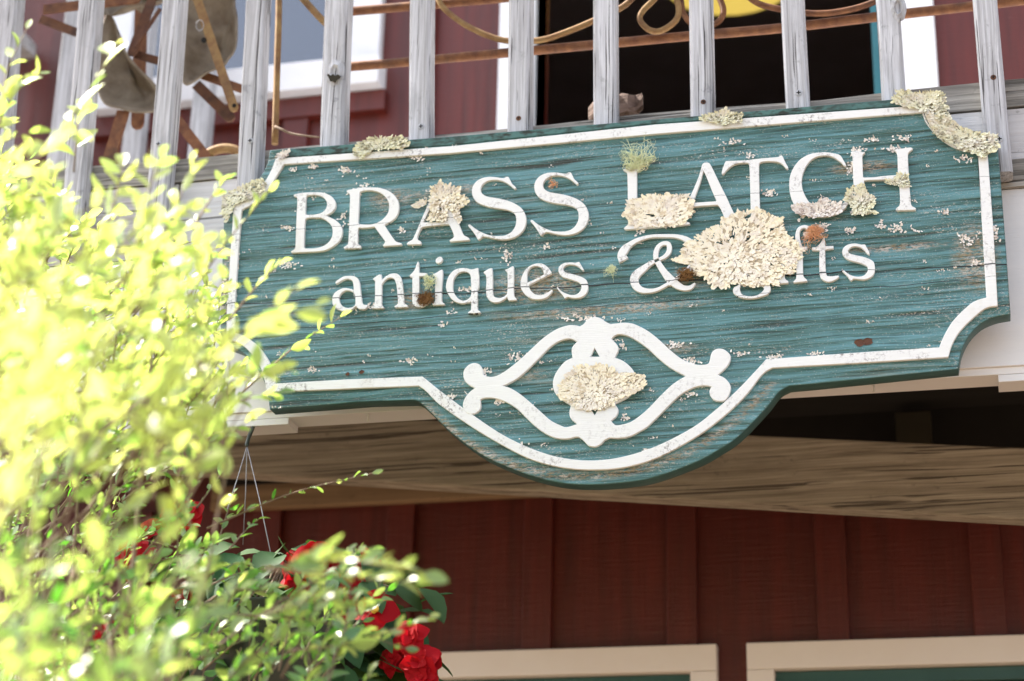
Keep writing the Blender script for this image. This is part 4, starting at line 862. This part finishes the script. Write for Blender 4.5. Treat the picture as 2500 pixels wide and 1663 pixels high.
# ================================================================ PLANTS
def leaf_proto(fold=.25, curl=.15, wd=.5):
    """unit leaf: length 1 along x, width wd; returns verts (n,3), faces"""
    us = [0, .12, .32, .55, .78, .93, 1.0]; hw = [.02, .2, .42, .5, .36, .16, .0]
    V = []; 
    for u, h in zip(us, hw):
        z0 = -curl*u*u
        V += [(u, 0, z0), (u, h*wd, z0+fold*h*wd), (u, -h*wd, z0+fold*h*wd)]
    Fc = []
    for i in range(len(us)-1):
        a = 3*i; b = 3*(i+1); Fc += [(a, b, b+1, a+1), (a+2, b+2, b, a)]
    return np.array(V), Fc
def leaf_cloud(name, items, mat, parent, proto=None, **kw):
    """items: (pos, dir, normalhint, length, tint)"""
    PV, PF = proto or leaf_proto(); n = len(items); nv = len(PV)
    pos = np.array([i[0] for i in items]); d = np.array([i[1] for i in items]); u = np.array([i[2] for i in items]); L_ = np.array([i[3] for i in items])
    d /= np.linalg.norm(d, axis=1)[:, None]; s = np.cross(u, d); s /= np.linalg.norm(s, axis=1)[:, None]+1e-9; nn = np.cross(d, s)
    cur = RNG.uniform(.2, 2.2, n); wv = RNG.uniform(.8, 1.15, n)
    V = pos[:, None]+L_[:, None, None]*(PV[None, :, 0:1]*d[:, None]+PV[None, :, 1:2]*s[:, None]*wv[:, None, None]+PV[None, :, 2:3]*nn[:, None]*cur[:, None, None])
    V = V.reshape(-1, 3); PFa = np.array(PF); F_ = (PFa[None]+(np.arange(n)*nv)[:, None, None]).reshape(-1, 4)
    me = bpy.data.meshes.new(name); me.from_pydata(V.tolist(), [], F_.tolist()); me.update()
    at = me.attributes.new('tint', 'FLOAT', 'POINT'); at.data.foreach_set('value', np.repeat([i[4] for i in items], nv))
    me.polygons.foreach_set('use_smooth', [True]*len(me.polygons))
    return link(name, me, mat, parent, **kw)

shrub = thing('leafy_shrub', (P(100, 1600, -.9).x, -.9, 0), 'tall sunlit lime green shrub with small oval leaves in front of the sign', 'shrub')
LV = []; tw = bmesh.new()
def rv(s=1.0): return Vector((random.gauss(0, s), random.gauss(0, s), random.gauss(0, s)))
def sprig(base, tip, nl=14, L_=.025, tint=.6, sag=.0, rad=.0016, big=1.0):
    base, tip = Vector(base), Vector(tip); ln = (tip-base).length
    mid = (base+tip)/2+rv(.05*ln)+Vector((0, 0, sag))
    pts = cr([base, mid, tip], 6); m = len(pts)
    tube(tw, pts, [rad*(1-.75*i/(m-1)) for i in range(m)], 5, False)
    for k in range(nl):
        t = .12+.88*(k+.3*random.random())/nl; i = min(int(t*(m-1)), m-2); f = t*(m-1)-i; p = pts[i].lerp(pts[i+1], f); ax = (pts[i+1]-pts[i]).normalized()
        sd = ax.cross(Vector((0, 0, 1)))
        if sd.length < .1: sd = Vector((1, 0, 0))
        sd.normalize(); sd = Matrix.Rotation(random.gauss(0, .6), 3, ax) @ sd; sd *= (1 if k % 2 else -1)
        d = (ax*random.uniform(.5, 1.0)+sd*random.uniform(.5, 1.1)+rv(.18)+Vector((0, 0, .22))).normalized()
        if k == nl-1: d = ax+rv(.15)
        nh = Vector((-.3, -.45, 1))+rv(.95)
        l = 1.22*L_*random.choice((.5, .75, .9, 1., 1.15))*random.uniform(.8, 1.15)*(1.05-.4*t)*big
        LV.append((tuple(p), tuple(d), tuple(nh), l, min(1, max(0, tint+random.gauss(0, .25)))))
# hand-placed sprigs that read against the sign and the dark wall: (base px, tip px, depth, leaves, leaf len)
for (bx_, by_, tx_, ty_, Y, nl, L_, ti) in (
    (590, 960, 842, 768, -.45, 13, .027, .6), (500, 905, 788, 742, -1.15, 10, .036, .8), (450, 740, 668, 455, -.80, 13, .030, .85), (505, 1290, 926, 1152, -.35, 17, .019, .35),
    (640, 1390, 1050, 1402, -1.05, 20, .030, .75), (640, 1390, 1047, 1424, -1.0, 16, .026, .7), (700, 1590, 1066, 1500, -.75, 18, .026, .55), (560, 1500, 1010, 1590, -.6, 16, .022, .4), (150, 330, 296, 85, -1.0, 8, .032, .85), (0, 300, 74, 52, -.9, 10, .028, .9),
    (-30, 350, 110, 175, -.9, 10, .030, .9), (380, 620, 476, 398, -1.0, 9, .034, .9), (260, 560, 300, 395, -1.0, 8, .034, .9), (330, 560, 395, 380, -1.1, 8, .034, .95), (560, 780, 690, 640, -.7, 9, .024, .8), (480, 900, 745, 690, -1.2, 9, .036, .85),
    (470, 560, 560, 430, -.8, 8, .022, .8), (520, 1010, 690, 960, -.7, 12, .024, .6), (520, 980, 720, 905, -1.0, 10, .026, .7), (440, 1150, 620, 1020, -.8, 11, .026, .55), (640, 1500, 900, 1470, -1.0, 14, .024, .6), (740, 1440, 920, 1340, -.6, 12, .020, .5),
    (180, 420, 205, 250, -.8, 8, .026, .85), (60, 420, 190, 330, -1.2, 9, .034, .9), (480, 1240, 560, 1120, -.25, 10, .016, .3), (530, 1330, 575, 1195, -.25, 10, .016, .3), (560, 1340, 640, 1260, -.3, 9, .018, .3), (850, 1400, 888, 1330, -.35, 7, .017, .5)):
    sprig(P(bx_, by_, Y-.05), P(tx_, ty_, Y), nl, L_, ti, .01)
# the mass: (polygon of photo pixels it fills, number, depth range, leaf length, tint)
def fill(poly, n, y0, y1, L_, ti, ln=(.08, .17), nl=(8, 13)):
    xs = [p[0] for p in poly]; ys = [p[1] for p in poly]; c = 0
    while c < n:
        x, y = random.uniform(min(xs), max(xs)), random.uniform(min(ys), max(ys))
        if not inpoly(x, y, poly): continue
        c += 1; Y = random.uniform(y0, y1); t = P(x, y, Y); a = random.gauss(.9, .45); l = random.uniform(*ln)
        b = t-Vector((math.cos(a)*l, random.uniform(-.5, .5)*l, math.sin(a)*l))
        sprig(b, t, random.randint(*nl), L_, ti, .005)
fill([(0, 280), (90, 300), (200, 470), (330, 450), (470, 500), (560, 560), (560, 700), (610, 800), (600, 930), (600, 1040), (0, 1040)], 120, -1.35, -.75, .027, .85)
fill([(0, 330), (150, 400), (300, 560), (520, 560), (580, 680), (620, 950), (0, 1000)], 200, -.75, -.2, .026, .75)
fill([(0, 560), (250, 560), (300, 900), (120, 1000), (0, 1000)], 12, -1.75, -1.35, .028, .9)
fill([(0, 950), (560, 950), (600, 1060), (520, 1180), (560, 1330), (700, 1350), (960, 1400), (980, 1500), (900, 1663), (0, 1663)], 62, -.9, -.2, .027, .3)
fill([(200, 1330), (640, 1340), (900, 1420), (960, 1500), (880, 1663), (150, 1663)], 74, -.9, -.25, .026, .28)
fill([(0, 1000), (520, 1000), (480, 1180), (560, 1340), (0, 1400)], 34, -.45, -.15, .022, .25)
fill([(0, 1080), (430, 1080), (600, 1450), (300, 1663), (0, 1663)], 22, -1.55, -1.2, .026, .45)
# woody stems down to the ground
basep = Vector((P(60, 1500, -1.0).x, -.85, 0))
for k in range(10):
    tx, ty, Y = random.uniform(-50, 480), random.uniform(650, 1300), random.uniform(-1.3, -.4); t = P(tx, ty, Y)
    b = basep+Vector((random.uniform(-.12, .12), random.uniform(-.12, .12), 0)); m = b.lerp(t, .55)+Vector((random.uniform(-.12, .02), random.uniform(-.1, .1), 0))
    q = cr([b, m, t], 10); tube(tw, q, [.008*(1-.8*i/(len(q)-1)) for i in range(len(q))], 7, False)
for k in range(34):
    tx, ty, Y = random.uniform(0, 620), random.uniform(900, 1650), random.uniform(-1.3, -.3); t = P(tx, ty, Y); b = t-Vector((random.uniform(.05, .3), random.uniform(-.1, .1), random.uniform(.15, .4)))
    q = cr([b, b.lerp(t, .5)+rv(.012), t], 6); tube(tw, q, [.0024*(1-.7*i/(len(q)-1)) for i in range(len(q))], 6, False)
for k in range(60):
    tx, ty, Y = random.uniform(-20, 300), random.uniform(1150, 1663), random.uniform(-1.0, -.2); t = P(tx, ty, Y); b = t-Vector((random.uniform(-.1, .12), random.uniform(-.1, .1), random.uniform(.05, .18)))
    q = cr([b, b.lerp(t, .5)+rv(.008), t], 5); tube(tw, q, [.0016*(1-.6*i/(len(q)-1)) for i in range(len(q))], 4, False)
link('branches', from_bm(tw, 'branches'), M['bark'], shrub)
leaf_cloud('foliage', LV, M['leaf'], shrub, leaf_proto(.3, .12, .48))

# hanging basket of begonias
HB = P(610, 1380, .0); hc = Vector((HB.x+.06, .02, 0)); zb_t = P(660, 1400, .02).z
hb = thing('hanging_basket', (hc.x, hc.y, zb_t-.16), 'hanging basket of red begonias on thin wires below the balcony', 'hanging basket')
hk = P(603, 1090, .06); bm = bmesh.new(); tube(bm, cr([P(622, 1025, .1), P(617, 1045, .09), P(608, 1066, .07), P(603, 1084, .06), hk], 4), .0035, 7)
link('hook', from_bm(bm, 'hook'), M['basket'], hb)
bm = bmesh.new()
for px, py, yy in ((555, 1243, -.05), (593, 1330, .13), (661, 1352, -.03)): tube(bm, [hk, hk.lerp(P(px, py, yy), .5)+Vector((.001, 0, .001)), P(px, py, yy)], .0009, 5)
tube(bm, [hk, P(561, 1230, .10)], .0007, 5)
link('wire', from_bm(bm, 'wire'), M['wire'], hb)
bm = bmesh.new(); prof = ((.10, -.15), (.13, -.12), (.155, -.04), (.165, 0), (.17, .004), (.155, .0), (.15, -.02)); rings = [[bm.verts.new((hc.x+r*math.cos(a*math.pi/16), hc.y+r*math.sin(a*math.pi/16), zb_t-.085+h)) for a in range(32)] for r, h in prof]
for A, B in zip(rings, rings[1:]):
    for i in range(32): bm.faces.new((A[i], A[(i+1) % 32], B[(i+1) % 32], B[i])).smooth = True
bm.faces.new(rings[0][::-1]); bm.faces.new(rings[-1]); link('basket', from_bm(bm, 'basket'), M['basket'], hb)
BLV = []; st = bmesh.new()
for k in range(230):
    a = random.uniform(0, 6.28); r = random.uniform(.06, .235); p = hc+Vector((r*math.cos(a), r*math.sin(a)*.75, 0)); p.z = zb_t+random.uniform(-.2, .02 if r > .15 else .035)-(max(0, r-.15))*.5
    d = Vector((math.cos(a), math.sin(a), random.uniform(-.8, .1)))+rv(.22)
    BLV.append((tuple(p), tuple(d), tuple(Vector((0, 0, 1))+rv(.4)), random.uniform(.04, .068), random.random()))
    if k < 50: tube(st, [(hc.x+.3*(p.x-hc.x), hc.y+.3*(p.y-hc.y), zb_t), tuple(p)], .0022, 5, False)
for (px, py, tx, ty) in ((900, 1600, 1085, 1625), (860, 1570, 1040, 1590), (840, 1640, 1010, 1650), (730, 1355, 830, 1335), (880, 1520, 960, 1560), (900, 1500, 1000, 1540), (850, 1600, 960, 1640), (640, 1350, 560, 1345), (700, 1360, 640, 1350), (800, 1350, 880, 1345)):
    p, t = P(px, py, -.06), P(tx, ty, -.07); BLV.append((tuple(p), tuple(t-p), (0, -.5, .9), (t-p).length, random.random()))
link('stem', from_bm(st, 'stem'), M['bark'], hb)
leaf_cloud('foliage', BLV, M['bleaf'], hb, leaf_proto(.22, .3, .75))
def flower(px, py, Y, s, nrm=(0, -1, .1), double=True):
    c = P(px, py, Y); it = []; n0 = Vector(nrm).normalized(); u = n0.cross(Vector((0, 0, 1))).normalized(); v = n0.cross(u)
    for ring, (m, sz, tl) in enumerate(((5, 1., .25), (5, .75, .6), (4, .5, 1.0)) if double else ((4, 1., .2),)):
        for k in range(m):
            a = k*6.283/m+ring*.6+random.uniform(-.2, .2); d = u*math.cos(a)+v*math.sin(a)+n0*tl
            it.append((tuple(c+n0*.002*ring), tuple(d), tuple(n0+rv(.2)), s*sz*random.uniform(.85, 1.15), random.random()))
    fl = leaf_cloud('flower', it, M['petal'], hb, leaf_proto(.15, .35, 1.15))
    if not double:
        bm = bmesh.new(); bmesh.ops.create_icosphere(bm, subdivisions=2, radius=s*.22, matrix=Matrix.Translation(c+n0*.006))
        for vv_ in bm.verts: vv_.co += rv(.0007)
        link('stamens', from_bm(bm, 'stamens'), M['stamen'], fl)
for a in ((762, 1362, -.08, .030), (790, 1385, -.06, .026), (720, 1375, -.05, .024), (882, 1372, -.02, .024), (905, 1390, 0, .022), (720, 1420, -.08, .024), (870, 1420, -.06, .026), (835, 1470, -.06, .026), (915, 1490, -.09, .032, (.2, -1, .1), False), (828, 1508, -.08, .018),
          (1000, 1555, -.1, .026), (985, 1575, -.08, .020), (1022, 1620, -.1, .030), (1045, 1610, -.08, .022), (1030, 1655, -.1, .026), (960, 1610, -.08, .022), (460, 1258, .05, .028), (420, 1258, .05, .022), (320, 1362, 0, .034), (350, 1350, .02, .022), (368, 1290, .05, .02), (445, 1455, 0, .02), (640, 1530, -.02, .024), (255, 1540, 0, .022)):
    flower(*a)
